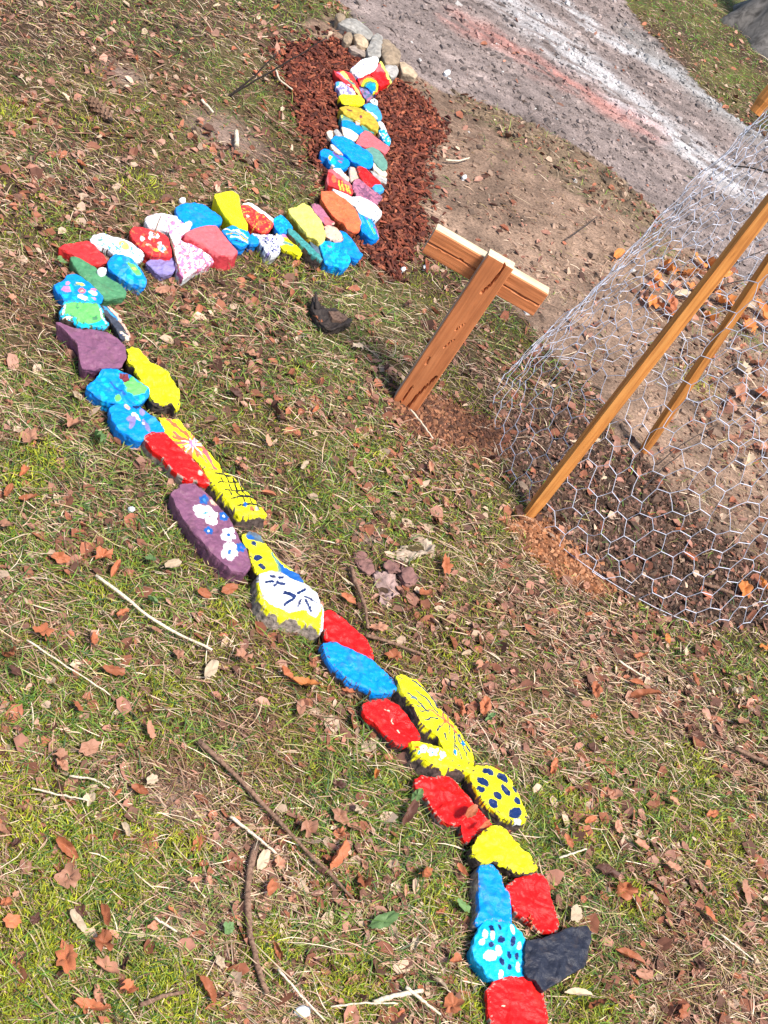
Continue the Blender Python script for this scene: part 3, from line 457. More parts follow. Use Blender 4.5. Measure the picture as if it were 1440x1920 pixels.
S('small stone half pink and half yellow beside the slate slab', 3, [(1048, 367), (1140, 365), (1180, 420), (1220, 460), (1242, 500), (1220, 525), (1170, 490), (1110, 470), (1080, 440)], .036, 'yellow', 'dkrock', [('p', [(1060, 355), (1150, 355), (1200, 440), (1130, 400), (1080, 400)], 'pink'), ('p', [(1040, 360), (1090, 380), (1120, 440), (1080, 450)], 'cream'), ('l', [(1110, 430), (1170, 450)], 10, 'sgreen')])
S('narrow grey green slab standing on edge', 3, [(1140, 325), (1190, 342), (1270, 418), (1330, 478), (1388, 545), (1378, 560), (1300, 505), (1220, 432), (1150, 365)], .066, 'teal', 'dkrock', centre=(1262, 435), gloss=.4, drip=.1)
S('large pale yellow stone above the slate slab', 2, [(208, 835), (300, 800), (360, 766), (420, 790), (462, 860), (510, 920), (547, 980), (567, 1060), (560, 1122), (520, 1147), (460, 1098), (400, 1078), (335, 1000), (270, 912)], .060, 'pale', 'mustard', drip=.2)
S('mauve stone fading to red behind the pale yellow one', 2, [(425, 795), (470, 765), (520, 790), (570, 850), (620, 910), (662, 962), (640, 982), (580, 982), (530, 930), (470, 860)], .046, 'mauve', 'dkrock', [('p', [(560, 900), (640, 900), (680, 1000), (560, 1000)], 'rose'), ('e', 648, 970, 16, 12, 0, 'peach')])
S('small slate blue stone tucked under the pale yellow one', 2, [(410, 1090), (450, 1080), (500, 1110), (522, 1150), (537, 1220), (547, 1292), (490, 1262), (440, 1182)], .036, 'slate', 'slate', drip=.7)
S('smooth flat peach stone resting against two blue ones', 2, [(555, 1000), (600, 980), (680, 1010), (722, 1070), (744, 1122), (700, 1127), (600, 1107), (563, 1080)], .056, 'peach', 'dkrock', rough=.4)
S('broad bright turquoise blue stone at the inner bend', 2, [(518, 1152), (600, 1125), (720, 1138), (762, 1180), (800, 1260), (810, 1330), (772, 1390), (720, 1402), (670, 1370), (610, 1368), (560, 1332), (540, 1262)], .044, 'blue', 'blue', [('n', 6, .48, 'cyan'), E_(612, 1180, 30, 'lav', 10), E_(700, 1340, 30, 'cyan', 14)], drip=.8)
S('plain blue stone overlapping the turquoise one at the bend', 2, [(705, 1035), (760, 1050), (820, 1110), (880, 1190), (937, 1262), (900, 1302), (850, 1290), (800, 1262), (760, 1185), (740, 1120)], .042, 'blue', 'blue', drip=.8)
S('large plain orange stone with a flat pale face', 2, [(528, 660), (600, 645), (680, 678), (760, 728), (830, 798), (882, 870), (912, 960), (902, 1032), (840, 1042), (780, 1012), (740, 950), (660, 900), (600, 820), (545, 745)], .064, 'orange', 'orange', drip=.8, undercut=.3)
S('white stone with small black flecks right of the orange one', 2, [(830, 705), (900, 703), (980, 738), (1060, 790), (1112, 850), (1106, 892), (1060, 932), (1000, 902), (930, 882), (890, 852), (850, 790)], .056, 'white', 'grey', [('n', 2.0, .72, 'blk')], rough=.5)
S('thin white stone along the upper edge of the orange one', 2, [(635, 630), (700, 655), (780, 688), (845, 720), (850, 792), (790, 760), (700, 695)], .050, 'white', 'grey', rough=.5)
S('blue stone with violet and green swirls', 2, [(880, 867), (940, 870), (1000, 908), (1042, 970), (1072, 1040), (1084, 1100), (1040, 1132), (980, 1092), (920, 1032), (890, 960)], .050, 'blue', 'bluedk', [('l', [(930, 880), (1000, 960), (1060, 1060)], 22, 'violet'), ('l', [(970, 940), (1000, 1000), (1040, 1070)], 14, 'lime'), ('l', [(985, 930), (1015, 990), (1050, 1060)], 9, 'cyan'), ('l', [(880, 880), (940, 970)], 12, 'lblue'), ('l', [(1050, 1000), (1080, 1090)], 10, 'mauve')], drip=.6)
S('ribbed plain purple stone above the flecked white one', 2, [(850, 542), (890, 530), (940, 570), (1000, 620), (1070, 660), (1117, 710), (1070, 782), (1000, 752), (930, 720), (860, 690), (835, 620)], .050, 'mauve', 'dkrock', [('l', [(880, 590), (1060, 720)], 9, 'purple'), ('l', [(870, 620), (1010, 735)], 7, 'purple'), ('n', 5, .62, 'purple')], gloss=.5)
S('dull red stone with upright orange stripes', 2, [(597, 450), (640, 450), (700, 498), (760, 548), (832, 600), (847, 660), (820, 695), (760, 665), (690, 627), (600, 590), (585, 540)], .046, 'rose', 'red2', [('p', [(590, 470), (640, 500), (840, 640), (830, 700), (600, 600)], 'red2')] + [('l', [(a_, b_), (a_+20, b_+75)], 12, 'gold') for a_, b_ in ((695, 560), (725, 570), (765, 590), (790, 600))] + [E_(650, 540, 22, 'orange', 34)], drip=.6)
S('plain bright red stone near the small blue pebble', 2, [(875, 422), (920, 418), (980, 458), (1050, 508), (1102, 560), (1112, 592), (1060, 612), (990, 612), (950, 570), (910, 500)], .046, 'red', 'rock')
S('small round plain blue stone at the outer edge of the neck', 2, [(1018, 622), (1055, 585), (1110, 588), (1142, 640), (1100, 668), (1045, 662)], .044, 'lblue', 'bluedk', drip=.6)
S('small pale pink stone above the orange striped one', 2, [(640, 440), (700, 430), (752, 478), (802, 530), (790, 562), (740, 542), (680, 492)], .036, 'peach', 'rock2', [('n', 3, .5, 'white')])
S('small buff stone squeezed between purple and striped red', 2, [(800, 420), (850, 430), (895, 500), (890, 530), (850, 545), (815, 570), (800, 500)], .034, 'peach', 'rock2', [('n', 4, .56, 'grey')])
S('slim cream stone under the dull teal one', 2, [(1030, 372), (1060, 380), (1110, 428), (1167, 490), (1150, 512), (1090, 490), (1035, 440)], .040, 'cream', 'grey', rough=.5)
S('slim grey stone under the slim cream one', 2, [(1000, 455), (1060, 470), (1130, 510), (1162, 530), (1157, 578), (1090, 550), (1040, 510)], .030, 'grey', 'grey', rough=.6, gloss=.2)
S('long plain blue stone across the middle of the neck', 1, [(378, 1075), (420, 1040), (500, 1050), (600, 1098), (700, 1158), (780, 1200), (840, 1260), (848, 1340), (820, 1392), (750, 1392), (690, 1352), (610, 1320), (530, 1250), (450, 1170), (380, 1110)], .064, 'blue', 'blue', drip=.9, undercut=.3)
S('dull teal green stone below the dusty red one', 1, [(755, 1190), (830, 1165), (900, 1200), (960, 1260), (1000, 1330), (1002, 1400), (960, 1427), (900, 1382), (850, 1320), (800, 1242)], .052, 'sgreen', 'sgreen', drip=.6, rough=.6)
S('dusty red stone on the right of the neck', 1, [(700, 1020), (750, 985), (810, 1000), (870, 1050), (930, 1100), (1010, 1158), (1027, 1180), (977, 1242), (900, 1190), (840, 1160), (760, 1172), (650, 1122), (690, 1060)], .056, 'rose', 'dred', drip=.5, rough=.6)
S('smooth cream stone above the long blue one', 1, [(483, 940), (540, 958), (600, 980), (682, 1040), (640, 1102), (570, 1090), (510, 1042)], .048, 'cream', 'rock2', rough=.5)
S('very small cream pebble at the left edge of the neck', 1, [(315, 1000), (350, 978), (390, 985), (392, 1040), (370, 1088), (330, 1042)], .036, 'cream', 'rock2', rough=.4)
S('small grey stone standing beside the cream pebble', 1, [(398, 985), (430, 958), (480, 1018), (500, 1046), (425, 1042)], .044, 'grey', 'rock2', rough=.6, gloss=.2)
S('small pinkish cream stone under the long blue one', 1, [(358, 1140), (400, 1133), (460, 1178), (522, 1256), (450, 1242), (390, 1192)], .044, 'peach', 'rock2', [('n', 5, .5, 'cream')], rough=.5)
S('blue stone painted with a purple and yellow figure', 1, [(248, 1205), (300, 1178), (380, 1208), (460, 1220), (550, 1270), (582, 1330), (560, 1392), (500, 1417), (400, 1392), (340, 1340), (330, 1285), (262, 1262)], .044, 'blue', 'bluedk', [E_(355, 1290, 18, 'gold', 30), E_(390, 1330, 34, 'cyan', 40), ('l', [(400, 1220), (500, 1310)], 24, 'violet'), E_(470, 1330, 26, 'mauve', 14, 30), E_(380, 1385, 26, 'cream', 12)], drip=.6)
S('bright blue stone under the mustard one', 1, [(488, 872), (540, 860), (620, 888), (690, 928), (732, 980), (712, 1007), (640, 1002), (560, 962), (500, 922)], .046, 'blue', 'bluedk', drip=.6)
S('small dull teal stone between mustard and dusty red', 1, [(700, 900), (770, 898), (840, 960), (882, 1000), (820, 1004), (740, 982)], .042, 'teal', 'teal', drip=.6)
S('small grey green stone with a yellow end at the neck edge', 1, [(473, 812), (510, 788), (600, 828), (642, 880), (560, 866), (490, 862)], .042, 'sgreen', 'teal', [E_(490, 818, 12, 'yellow', 20), ('l', [(540, 810), (620, 850)], 14, 'mauve')])
S('tiny peach stone against the mustard one', 1, [(640, 868), (700, 870), (692, 916), (645, 905)], .046, 'peach', 'rock2', rough=.4)
S('large mustard coloured stone across the neck', 1, [(468, 722), (550, 708), (650, 713), (740, 750), (820, 800), (880, 860), (907, 930), (892, 987), (820, 950), (760, 900), (690, 886), (620, 850), (560, 812), (508, 772)], .062, 'mustard', 'mustard', [('l', [(540, 740), (600, 765)], 8, 'maroon'), E_(700, 835, 20, 'maroon', 8, 30)], drip=.5, gloss=.5)
S('bright lemon yellow stone with a black underside near the head', 1, [(455, 602), (500, 573), (640, 578), (692, 590), (742, 640), (735, 692), (640, 682), (520, 692), (488, 650)], .068, 'yellow', 'blk', drip=.1, rough=.5)
S('glittery turquoise stone at the right edge of the neck', 1, [(905, 980), (950, 958), (1000, 1008), (1042, 1080), (1032, 1142), (980, 1122), (930, 1062)], .048, 'cyan', 'bluedk', [('n', 2.5, .6, 'white'), ('n', 3, .58, 'blue')], drip=.5)
S('narrow white strip of stone above the glittery turquoise one', 1, [(893, 862), (950, 898), (1002, 1000), (940, 958), (905, 920)], .044, 'white', 'grey', rough=.4)
S('plain blue stone between the mustard one and the bark', 1, [(725, 700), (800, 668), (880, 690), (922, 760), (942, 850), (900, 872), (850, 820), (780, 755)], .050, 'lblue', 'bluedk', [('l', [(730, 720), (880, 850)], 14, 'white')], drip=.5)
S('tiny white stone with a dark dot near the head', 1, [(805, 645), (850, 620), (892, 650), (892, 697), (840, 682)], .048, 'white', 'grey', [E_(855, 655, 10, 'blk')], rough=.4)
S('pale lilac stone beside the lemon yellow one', 1, [(418, 440), (480, 430), (560, 458), (622, 510), (642, 572), (560, 582), (480, 562), (432, 500)], .042, 'lav', 'bluedk', [('n', 5, .38, 'white'), E_(440, 460, 20, 'lblue', 30), ('n', 4, .60, 'lav')])
S('long coral red stone with a yellow stripe leading to the head', 1, [(398, 290), (430, 318), (500, 300), (580, 330), (640, 390), (682, 460), (712, 560), (745, 650), (700, 615), (640, 522), (560, 472), (480, 402), (425, 350)], .050, 'red2', 'red2', [('l', [(490, 325), (600, 420), (680, 560), (730, 640)], 34, 'pale'), ('l', [(570, 390), (640, 460)], 26, 'sgreen'), ('l', [(440, 320), (560, 400)], 14, 'pink')], centre=(600, 430))
S('grey blue stone behind the rainbow one', 1, [(680, 492), (760, 498), (820, 560), (842, 610), (780, 652), (740, 602), (700, 542)], .040, 'lav', 'dkrock', [('n', 4, .45, 'slate'), ('n', 5, .62, 'mauve')])
S('stone painted with a rainbow arch below the head', 1, [(668, 388), (740, 333), (800, 343), (870, 398), (902, 470), (895, 552), (840, 542), (780, 492), (700, 462)], .062, 'blue', 'navy', [E_(800, 470, 150, 'red', 138), E_(805, 475, 118, 'orange', 108), E_(808, 480, 96, 'yellow', 90), E_(812, 486, 74, 'green', 70), E_(818, 492, 56, 'blue', 54), E_(850, 462, 20, 'cyan', 10)], drip=.3)
S('crumpled white stone forming the top of the head', 1, [(590, 292), (640, 248), (680, 200), (760, 158), (880, 148), (907, 190), (892, 250), (835, 312), (780, 342), (680, 382), (615, 342)], .070, 'white', 'grey', [('l', [(650, 270), (740, 230), (800, 280)], 7, 'lav'), ('l', [(720, 200), (860, 180)], 6, 'peach'), ('n', 3.5, .69, 'lav')], rough=1.8)
S('bright red stone with a cream edge forming the side of the head', 1, [(800, 340), (860, 290), (900, 235), (930, 190), (970, 245), (1010, 330), (1055, 432), (1000, 452), (912, 487), (865, 402)], .060, 'red', 'red2', [('l', [(925, 190), (985, 300), (1045, 435)], 34, 'pale'), ('p', [(870, 250), (930, 215), (975, 330), (880, 310)], 'rose')], drip=.5, rough=1.3)

# ------------------------------------------------------------ rocks along the road edge, bark pieces, loose quartz
def rockp(label, crop, pts, t, c, name='edging_rock', cat='rock', group='natural rocks edging the road above the head', **k):
    return stone(name, label, cat, crop, pts, t, c, c, rock_base=True, group=group, mat=k.pop('mat', M_rock), **k)
rockp('long pale grey rock, uppermost in the row beside the road', 9, [(200, 215), (270, 200), (370, 195), (470, 260), (560, 320), (610, 375), (590, 440), (520, 420), (420, 360), (300, 300), (230, 250)], .045, 'rgrey', dome=.010)
rockp('small grey rock leaning at the top end of the long pale grey rock', 9, [(180, 150), (220, 130), (270, 150), (300, 190), (230, 230), (195, 210)], .06, 'rtan', dome=.01)
rockp('small yellowish rock under the long pale grey rock', 9, [(265, 400), (300, 360), (350, 365), (375, 410), (360, 470), (300, 490), (270, 450)], .045, 'rtan', dome=.01)
rockp('pale sandy rock in the middle of the road edge row', 9, [(385, 370), (450, 370), (500, 420), (550, 470), (540, 520), (470, 510), (420, 480), (395, 430)], .05, 'rsand', dome=.01)
rockp('light grey boulder touching the white head stone', 9, [(600, 390), (650, 360), (710, 400), (720, 470), (690, 560), (690, 630), (620, 640), (545, 600), (535, 530), (570, 470)], .050, 'rgrey', dome=.010)
rockp('big brownish tan boulder beside the light grey one', 9, [(710, 430), (760, 440), (830, 500), (900, 540), (920, 620), (890, 700), (820, 720), (740, 700), (700, 620), (695, 520)], .055, 'rtan', dome=.010)
rockp('whitish pitted rock below the brownish tan boulder', 9, [(730, 725), (800, 715), (870, 730), (895, 780), (870, 840), (810, 860), (760, 800)], .05, 'rlight', dome=.01)
rockp('flat pinkish brown rock at the lower end of the row', 9, [(895, 690), (960, 690), (1040, 750), (1110, 830), (1080, 870), (1000, 830), (930, 790)], .045, 'rsand', dome=.005)
rockp('low brown slab under the yellowish rock', 9, [(330, 500), (420, 500), (500, 540), (550, 590), (520, 620), (430, 580), (350, 550)], .035, 'rock2', rough=1.5)
BG = 'pieces of rotten bark lying in the grass'
rockp('dark oval piece of rotten bark beside the bigger pile', 10, [(560, 215), (610, 205), (655, 250), (665, 320), (640, 345), (590, 300), (565, 255)], .016, 'bark', 'bark_piece', 'bark', BG, rough=4)
rockp('large flaky purple brown piece of bark', 10, [(670, 345), (740, 330), (830, 350), (825, 420), (780, 460), (740, 510), (700, 500), (705, 430), (665, 390)], .016, 'bark2', 'bark_piece', 'bark', BG, rough=4)
rockp('round reddish brown bark piece right of the flaky one', 10, [(825, 305), (880, 300), (910, 350), (890, 400), (840, 395), (820, 350)], .022, 'bark', 'bark_piece', 'bark', BG, rough=4)
rockp('whitish weathered bark slab at the top of the pile', 10, [(780, 205), (850, 170), (960, 145), (1025, 165), (1010, 210), (940, 225), (860, 260), (800, 250)], .020, 'tan', 'bark_piece', 'bark', BG, rough=4)
rockp('narrow brown bark strip joining the pile in its middle', 10, [(745, 260), (800, 250), (850, 270), (820, 320), (760, 330), (735, 300)], .022, 'bark', 'bark_piece', 'bark', BG, rough=4)
for lab, x0, y0, r in (('little white pebble on the long green stone', 192, 507, 9), ('white quartz pebble near the bottom edge beside pale sticks', 570, 1895, 14), ('white pebble under the left arm of the wooden cross', 757, 503, 4), ('pale pebble at the lower edge of the bark chips', 799, 499, 4.5),
                       ('bright white pebble on the gravel road above the strip of weeds', 840, 134, 5.5), ('white pebble beside the mid blue stone', 343, 374, 6), ('pale grey pebble on gravel near the small white one', 872, 330, 4), ('white pebble in the grass left of the purple flower stone', 247, 953, 5.5)):
    pts = [(x0+r*math.cos(a)*(1+.2*math.sin(3*a+x0)), y0+r*.7*math.sin(a)) for a in np.linspace(0, 2*math.pi, 9)[:-1]]
    stone('pebble', lab, 'pebble', 0, pts, .05 if 'green' in lab else .016, 'white', 'white', group='loose white pebbles', dome=.004, rough=.6, gloss=.3)

# ------------------------------------------------------------ tubes and timber
def tube(path, rad, sides=6, mat=None, name='stick', closed_ends=True):
    P = np.asarray(path, float); n = len(P); rad = np.broadcast_to(np.asarray(rad, float), (n,))
    T = np.gradient(P, axis=0); T /= np.linalg.norm(T, axis=1)[:, None]+1e-12
    ref = np.array([0, 0, 1.0]) if abs(T[:, 2]).mean() < .8 else np.array([1.0, 0, 0])
    B = np.cross(T, ref); B /= np.linalg.norm(B, axis=1)[:, None]+1e-12; Nn = np.cross(B, T)
    a = np.linspace(0, 2*math.pi, sides, endpoint=False)
    V = (P[:, None]+rad[:, None, None]*(np.cos(a)[None, :, None]*B[:, None]+np.sin(a)[None, :, None]*Nn[:, None])).reshape(-1, 3)
    i = np.arange(n-1)[:, None]*sides; j = np.arange(sides)[None]; k = (j+1) % sides
    F = np.stack([i+j, i+k, i+sides+k, i+sides+j], -1).reshape(-1, 4)
    V = np.vstack([V, P[:1], P[-1:]]); e0 = n*sides
    j = np.arange(sides); k = (j+1) % sides
    T1 = np.stack([np.full(sides, e0), k, j], -1); T2 = np.stack([np.full(sides, e0+1), (n-1)*sides+j, (n-1)*sides+k], -1)
    return V, F, np.vstack([T1, T2])
def smooth_path(P, n=14, wob=.002, seed=0):
    P = np.asarray(P, float); t = np.linspace(0, len(P)-1, n); r = np.random.default_rng(seed)
    Q = np.stack([np.interp(t, np.arange(len(P)), P[:, i]) for i in range(3)], -1)
    for _ in range(2): Q[1:-1] = .25*Q[:-2]+.5*Q[1:-1]+.25*Q[2:]
    return Q + r.normal(0, wob, Q.shape)
def stick(label, pxs, w0, w1, mat=M_stick, lift=.012, name='stick', cat='stick', group='loose sticks and stalks on the grass', flat=1.0, hs=None):
    lift = lift+.010
    G = np.array([at1(x, y, lift) for x, y in pxs])
    if hs is not None: G = np.array([at1(x, y, h) for (x, y), h in zip(pxs, hs)])
    base = G[0].copy(); Q = smooth_path(G, 14, .0006, int(pxs[0][0]))
    rad = np.linspace(w0, w1, len(Q))*(1+.10*np.sin(np.arange(len(Q))*1.3+pxs[0][0]))
    V, F, T = tube(Q-base, rad, 6)
    o = link(name, np_mesh(name, V, [F, T], None, True), mat, label=label, category=cat, group=group); o.location = base
    return o
stick('long bleached stalk lying left of the purple flower stone', [(180, 1078), (235, 1120), (290, 1165), (345, 1195), (398, 1218)], .0042, .0028, M_pale, .016)
stick('thin straight straw stalk below the long bleached one', [(50, 1200), (120, 1245), (207, 1303)], .0022, .0014, M_pale, .014)
stick('thin dark bent twig between the two bleached stalks', [(158, 1195), (215, 1235), (265, 1290), (330, 1345)], .0016, .0012, M_stick, .014)
stick('longest brown stick, running down towards the tail', [(372, 1390), (440, 1450), (500, 1515), (570, 1590), (630, 1650), (662, 1684)], .0058, .0030, M_stick, .012)
stick('short pale split stick beside the longest brown one', [(432, 1530), (470, 1560), (518, 1600)], .0040, .0024, M_pale, .012)
stick('curved strip of brown bark standing upright in the lower grass', [(478, 1585), (462, 1660), (466, 1740), (480, 1800), (500, 1862)], .0075, .0055, M_stick, .010)
stick('curl of tan bark above the red wedge stone', [(658, 1062), (672, 1105), (686, 1140), (690, 1178)], .0060, .0040, M_stick, .012)
stick('dark twig leading away from the red wedge stone', [(684, 1190), (735, 1205), (795, 1228)], .0050, .0030, M_stick, .012)
stick('pale grey stick fragment near the bottom edge', [(700, 1880), (740, 1866), (792, 1858)], .0055, .0045, M_pale, .012)
stick('narrow grey stick crossing the pale fragment at the bottom', [(762, 1850), (795, 1878), (826, 1902)], .0040, .0024, M_pale, .016)
stick('rough brown stick at the lower left below the bark strip', [(262, 1885), (300, 1868), (345, 1860)], .0048, .0034, M_stick, .010)
stick('thin brown twig reaching up to the blue island stone', [(275, 535), (292, 565), (312, 598), (325, 612)], .0024, .0018, M_stick, .016)
stick('reddish twig lying right of the purple slab', [(238, 585), (265, 592), (298, 598)], .0028, .0018, M_stick, .014)
stick('short brown stick right of the reddish twig', [(335, 606), (360, 610), (382, 608)], .0030, .0024, M_stick, .012)
stick('tiny twig standing on the white spotted red stone', [(290, 436), (296, 418), (302, 405)], .0022, .0016, M_stick, .055, hs=(.052, .07, .09))
stick('straight brown twig lying beside the pink mottled stone', [(318, 445), (328, 478), (336, 510)], .0030, .0024, M_stick, .030)
stick('dark broken stick at the right edge of the lawn', [(1378, 1402), (1410, 1418), (1460, 1440)], .0062, .0050, M_stick, .012)
stick('pale wood piece inside the wire guard on dark soil', [(1316, 1092), (1345, 1102), (1374, 1112)], .0058, .0050, M_stick, .012)
stick('thin dark stick on bare earth beside the road', [(1066, 446), (1092, 428), (1120, 406)], .0030, .0018, M_dark, .02)
stick('fine dark twig arching over the earth inside the wire guard', [(1232, 872), (1270, 838), (1315, 812), (1348, 795)], .0022, .0014, M_dark, .05, hs=(.01, .05, .06, .08))
stick('second fine twig lower inside the wire guard', [(1205, 918), (1240, 880), (1285, 845), (1330, 815)], .0020, .0014, M_dark, .05, hs=(.01, .03, .04, .05))
stick('thin pale stick poking out by the foot of the wooden cross', [(770, 768), (790, 792), (812, 822)], .0030, .0020, M_pale, .012)
stick('pale splinter of wood in the matted grass at upper left', [(378, 187), (390, 200), (400, 211)], .0050, .0040, M_pale, .010)
stick('thick cream wood chip standing in the matted grass', [(443, 246), (444, 258), (444, 272)], .0080, .0080, M_pale, .014)
stick('dark stick in the grass below the pair of stems', [(480, 200), (515, 228), (555, 254)], .0050, .0030, M_stick, .010)
stick('curled tan strip by the upper edge of the bark chips', [(518, 132), (524, 150), (548, 168)], .0040, .0028, M_pale, .012)
stick('thin grey straw lying near the wire guard corner', [(1160, 1238), (1195, 1262), (1210, 1268)], .0030, .0018, M_pale, .014)
stick('long pale straw at lower right of the lawn', [(1352, 1752), (1385, 1778), (1412, 1800)], .0022, .0014, M_pale, .018)
stick('pale twig right of the plain red tail stones', [(1048, 1608), (1075, 1600), (1100, 1592)], .0026, .0018, M_pale, .016)
stick('straw lying flat near the white pebble at the bottom', [(522, 1816), (560, 1862), (610, 1915)], .0026, .0018, M_pale, .018)
stick('thin straw bent over the bottom grass', [(620, 1888), (680, 1880), (745, 1882)], .0020, .0016, M_pale, .018)
stick('bleached straw above the large patch of moss', [(60, 1478), (110, 1490), (165, 1500)], .0022, .0016, M_pale, .018)
stick('curving pale stalk near the bare spot on the left', [(130, 1455), (175, 1460), (205, 1478)], .0026, .0016, M_pale, .018)
stick('cream straw pointing at the dry leaves at lower left', [(290, 1720), (312, 1735), (333, 1747)], .0026, .0018, M_pale, .016)
stick('long dark stem inside the wire guard, upper part', [(1335, 528), (1370, 500), (1410, 478), (1450, 462)], .0040, .0026, M_dark, .3, hs=(.02, .08, .12, .16))
stick('lower dark stem inside the wire guard by the stakes', [(1338, 540), (1380, 528), (1430, 520)], .0040, .0026, M_dark, .1, hs=(.02, .04, .06))
stick('pale brown stick lying along the weeds by the road', [(836, 300), (860, 302), (880, 296)], .0040, .0030, M_pale, .010)
# two stems stuck in the ground by the chips
bpt = at1(416, 176)
for lab, tip in (('longer thin dark stem stuck upright in the upper grass', (612, 71)), ('shorter thin dark stem stuck upright beside the longer one', (520, 99))):
    t_ = at_y(*tip, bpt[1]+.05); b_ = bpt+[0, 0, -.03]
    mid = (b_*.5+t_*.5)+[.01, 0, .008]; Q = smooth_path([b_, mid, t_], 16, .0012, int(tip[0]))
    V, F, T = tube(Q-bpt, np.linspace(.0048, .0022, 16), 6); o = link('upright_stem', np_mesh('upright_stem', V, [F, T], None, True), M_dark, label=lab, category='stem', group='thin upright stems in the upper grass'); o.location = bpt
    bpt = bpt+[.012, .01, 0]
# pine cone
c0 = at1(190, 206, .018); ax = at1(207, 222, .018)-at1(174, 190, .018); ax /= np.linalg.norm(ax); L_ = .058
V = []; F = []; side = np.cross(ax, [0, 0, 1]); side /= np.linalg.norm(side); upv = np.cross(side, ax)
root = thing('pine_cone', 'dark grey pine cone lying in the upper left grass', 'pine cone', None, tuple(c0))
core = [c0*0+ax*s_*L_ for s_ in np.linspace(-1, 1, 12)]
V, F, T = tube(core, .014*np.sqrt(np.clip(1-np.linspace(-.97, .97, 12)**2, 0, 1)), 8)
link('core', np_mesh('core', V, [F, T], None, True), M_dark, root)
V = []; F = []
for q in range(70):
    s_ = -1+2*(q+.5)/70; a = q*2.4; rr = .020*math.sqrt(max(.05, 1-s_*s_)); d_ = math.cos(a)*side+math.sin(a)*upv; e_ = np.cross(ax, d_)
    p_ = ax*s_*L_; b_ = len(V); w = .0075
    V += [p_+d_*rr*.4-e_*w*.6, p_+d_*rr*.4+e_*w*.6, p_+d_*rr*1.15+e_*w-ax*.006, p_+d_*rr*1.3-ax*.009, p_+d_*rr*1.15-e_*w-ax*.006]; F.append([b_, b_+1, b_+2, b_+3, b_+4])
link('scales', np_mesh('scales', V, np.array(F)), M_stick, root, kind='stuff')
# dark curled bark with an upright horn
root = stone('curled_bark', 'black curled piece of bark with an upright horn in the grass', 'bark', 0, [(588, 548), (597, 563), (613, 577), (634, 576), (653, 587), (664, 602), (650, 607), (632, 612), (613, 609), (597, 598), (588, 580)], .038, 'dkrock', 'dkrock', rock_base=True, mat=M_dark, rough=3, group=None, centre=(620, 592))
rc = np.array(root.location); hb = at1(602, 594, .0); Q = smooth_path([hb, at1(595, 580, .03), at_y(591, 547, hb[1]+.005)], 10, .0008, 3)-rc
V, F, T = tube(Q, np.linspace(.014, .003, 10), 7); link('horn', np_mesh('horn', V, [F, T], None, True), M_dark, root)
sh = [at1(x_, y_, .045)-rc for x_, y_ in ((616, 584), (636, 584), (652, 596), (640, 603), (624, 598))]
link('inner_bark', np_mesh('inner_bark', sh+[p_-np.array([0, 0, .012]) for p_ in sh], [np.array([[0, 1, 2], [0, 2, 3], [0, 3, 4]]), np.array([[i_, (i_+1) % 5, 5+(i_+1) % 5, 5+i_] for i_ in range(5)])]), M_stick, root)

# ------------------------------------------------------------ the wooden cross-shaped marker
def beam(name, parent, org, X, Y, Z, W, T_, L, cracks, mats, bevel=.003, nu=110, nv=26, wear=.0012, seed=1):
    """X across, Y out of the front face, Z along; cracks: (list of (v, u) along the face, width, depth); mats: front, cap/top, side"""
    rs = np.random.default_rng(seed)
    vs = np.linspace(-W/2, W/2, nv); us = np.linspace(0, L, nu)
    prof = [(v_, T_/2) for v_ in vs]+[(W/2, 0), (W/2, -T_/2), (0, -T_/2), (-W/2, -T_/2), (-W/2, 0)]
    m_ = len(prof); V = np.zeros((nu, m_, 3))
    for i, u in enumerate(us):
        tap = 1-(.02 if i in (0, nu-1) else 0)
        for j, (a, b_) in enumerate(prof):
            V[i, j] = (a*tap, b_*tap, u)
    fu = V[:, :nv, 2].ravel(); fv = V[:, :nv, 0].ravel(); dep = np.zeros(len(fu))
    for pl, w, dd in cracks:
        ds = linedist(fv+.004*(fbm(fu*22, fv*6, 3)-.5)*2, fu, pl); dep = np.maximum(dep, dd*np.clip(1.25-ds/w, 0, 1))
    dep += wear*(fbm(fv*140, fu*9, 2)); e = np.abs(fv)/(W/2); dep += bevel*np.clip((e-.93)/.07, 0, 1)**2
    V[:, :nv, 1] -= dep.reshape(nu, nv)
    V[:, nv:, 0] += 0
    # waney left edge
    V = V.reshape(-1, 3)
    i = np.arange(nu-1)[:, None]*m_; j = np.arange(m_)[None]; k = (j+1) % m_
    F = np.stack([i+j, i+k, i+m_+k, i+m_+j], -1).reshape(-1, 4)
    fm = np.tile(np.r_[np.zeros(nv-1), np.full(m_-nv+1, 1)].astype(int), nu-1)
    caps = [list(range(m_))[::-1], [(nu-1)*m_+q for q in range(m_)]]
    me = bpy.data.meshes.new(name); me.from_pydata([tuple(v_) for v_ in V], [], [tuple(f) for f in F]+caps); me.update()
    for mt in mats: me.materials.append(mt)
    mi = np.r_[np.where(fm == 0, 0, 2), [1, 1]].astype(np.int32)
    # faces of the right hand flank and left hand flank keep the flank material
    me.polygons.foreach_set('material_index', mi)
    o = bpy.data.objects.new(name, me); col.objects.link(o)
    o.matrix_world = Matrix(((X[0], Y[0], Z[0], org[0]), (X[1], Y[1], Z[1], org[1]), (X[2], Y[2], Z[2], org[2]), (0, 0, 0, 1)))
    o.parent = parent; o.matrix_parent_inverse = Matrix.Translation(-Vector(parent.location))
    return o
pb = at1(757, 764); yaw = math.radians(9)
cross = thing('wooden_cross', 'orange brown wooden cross marker standing in the lawn', 'wooden marker', None, tuple(pb))
Xp = np.array([math.cos(yaw), math.sin(yaw), 0]); Fp = np.array([math.sin(yaw), -math.cos(yaw), 0])
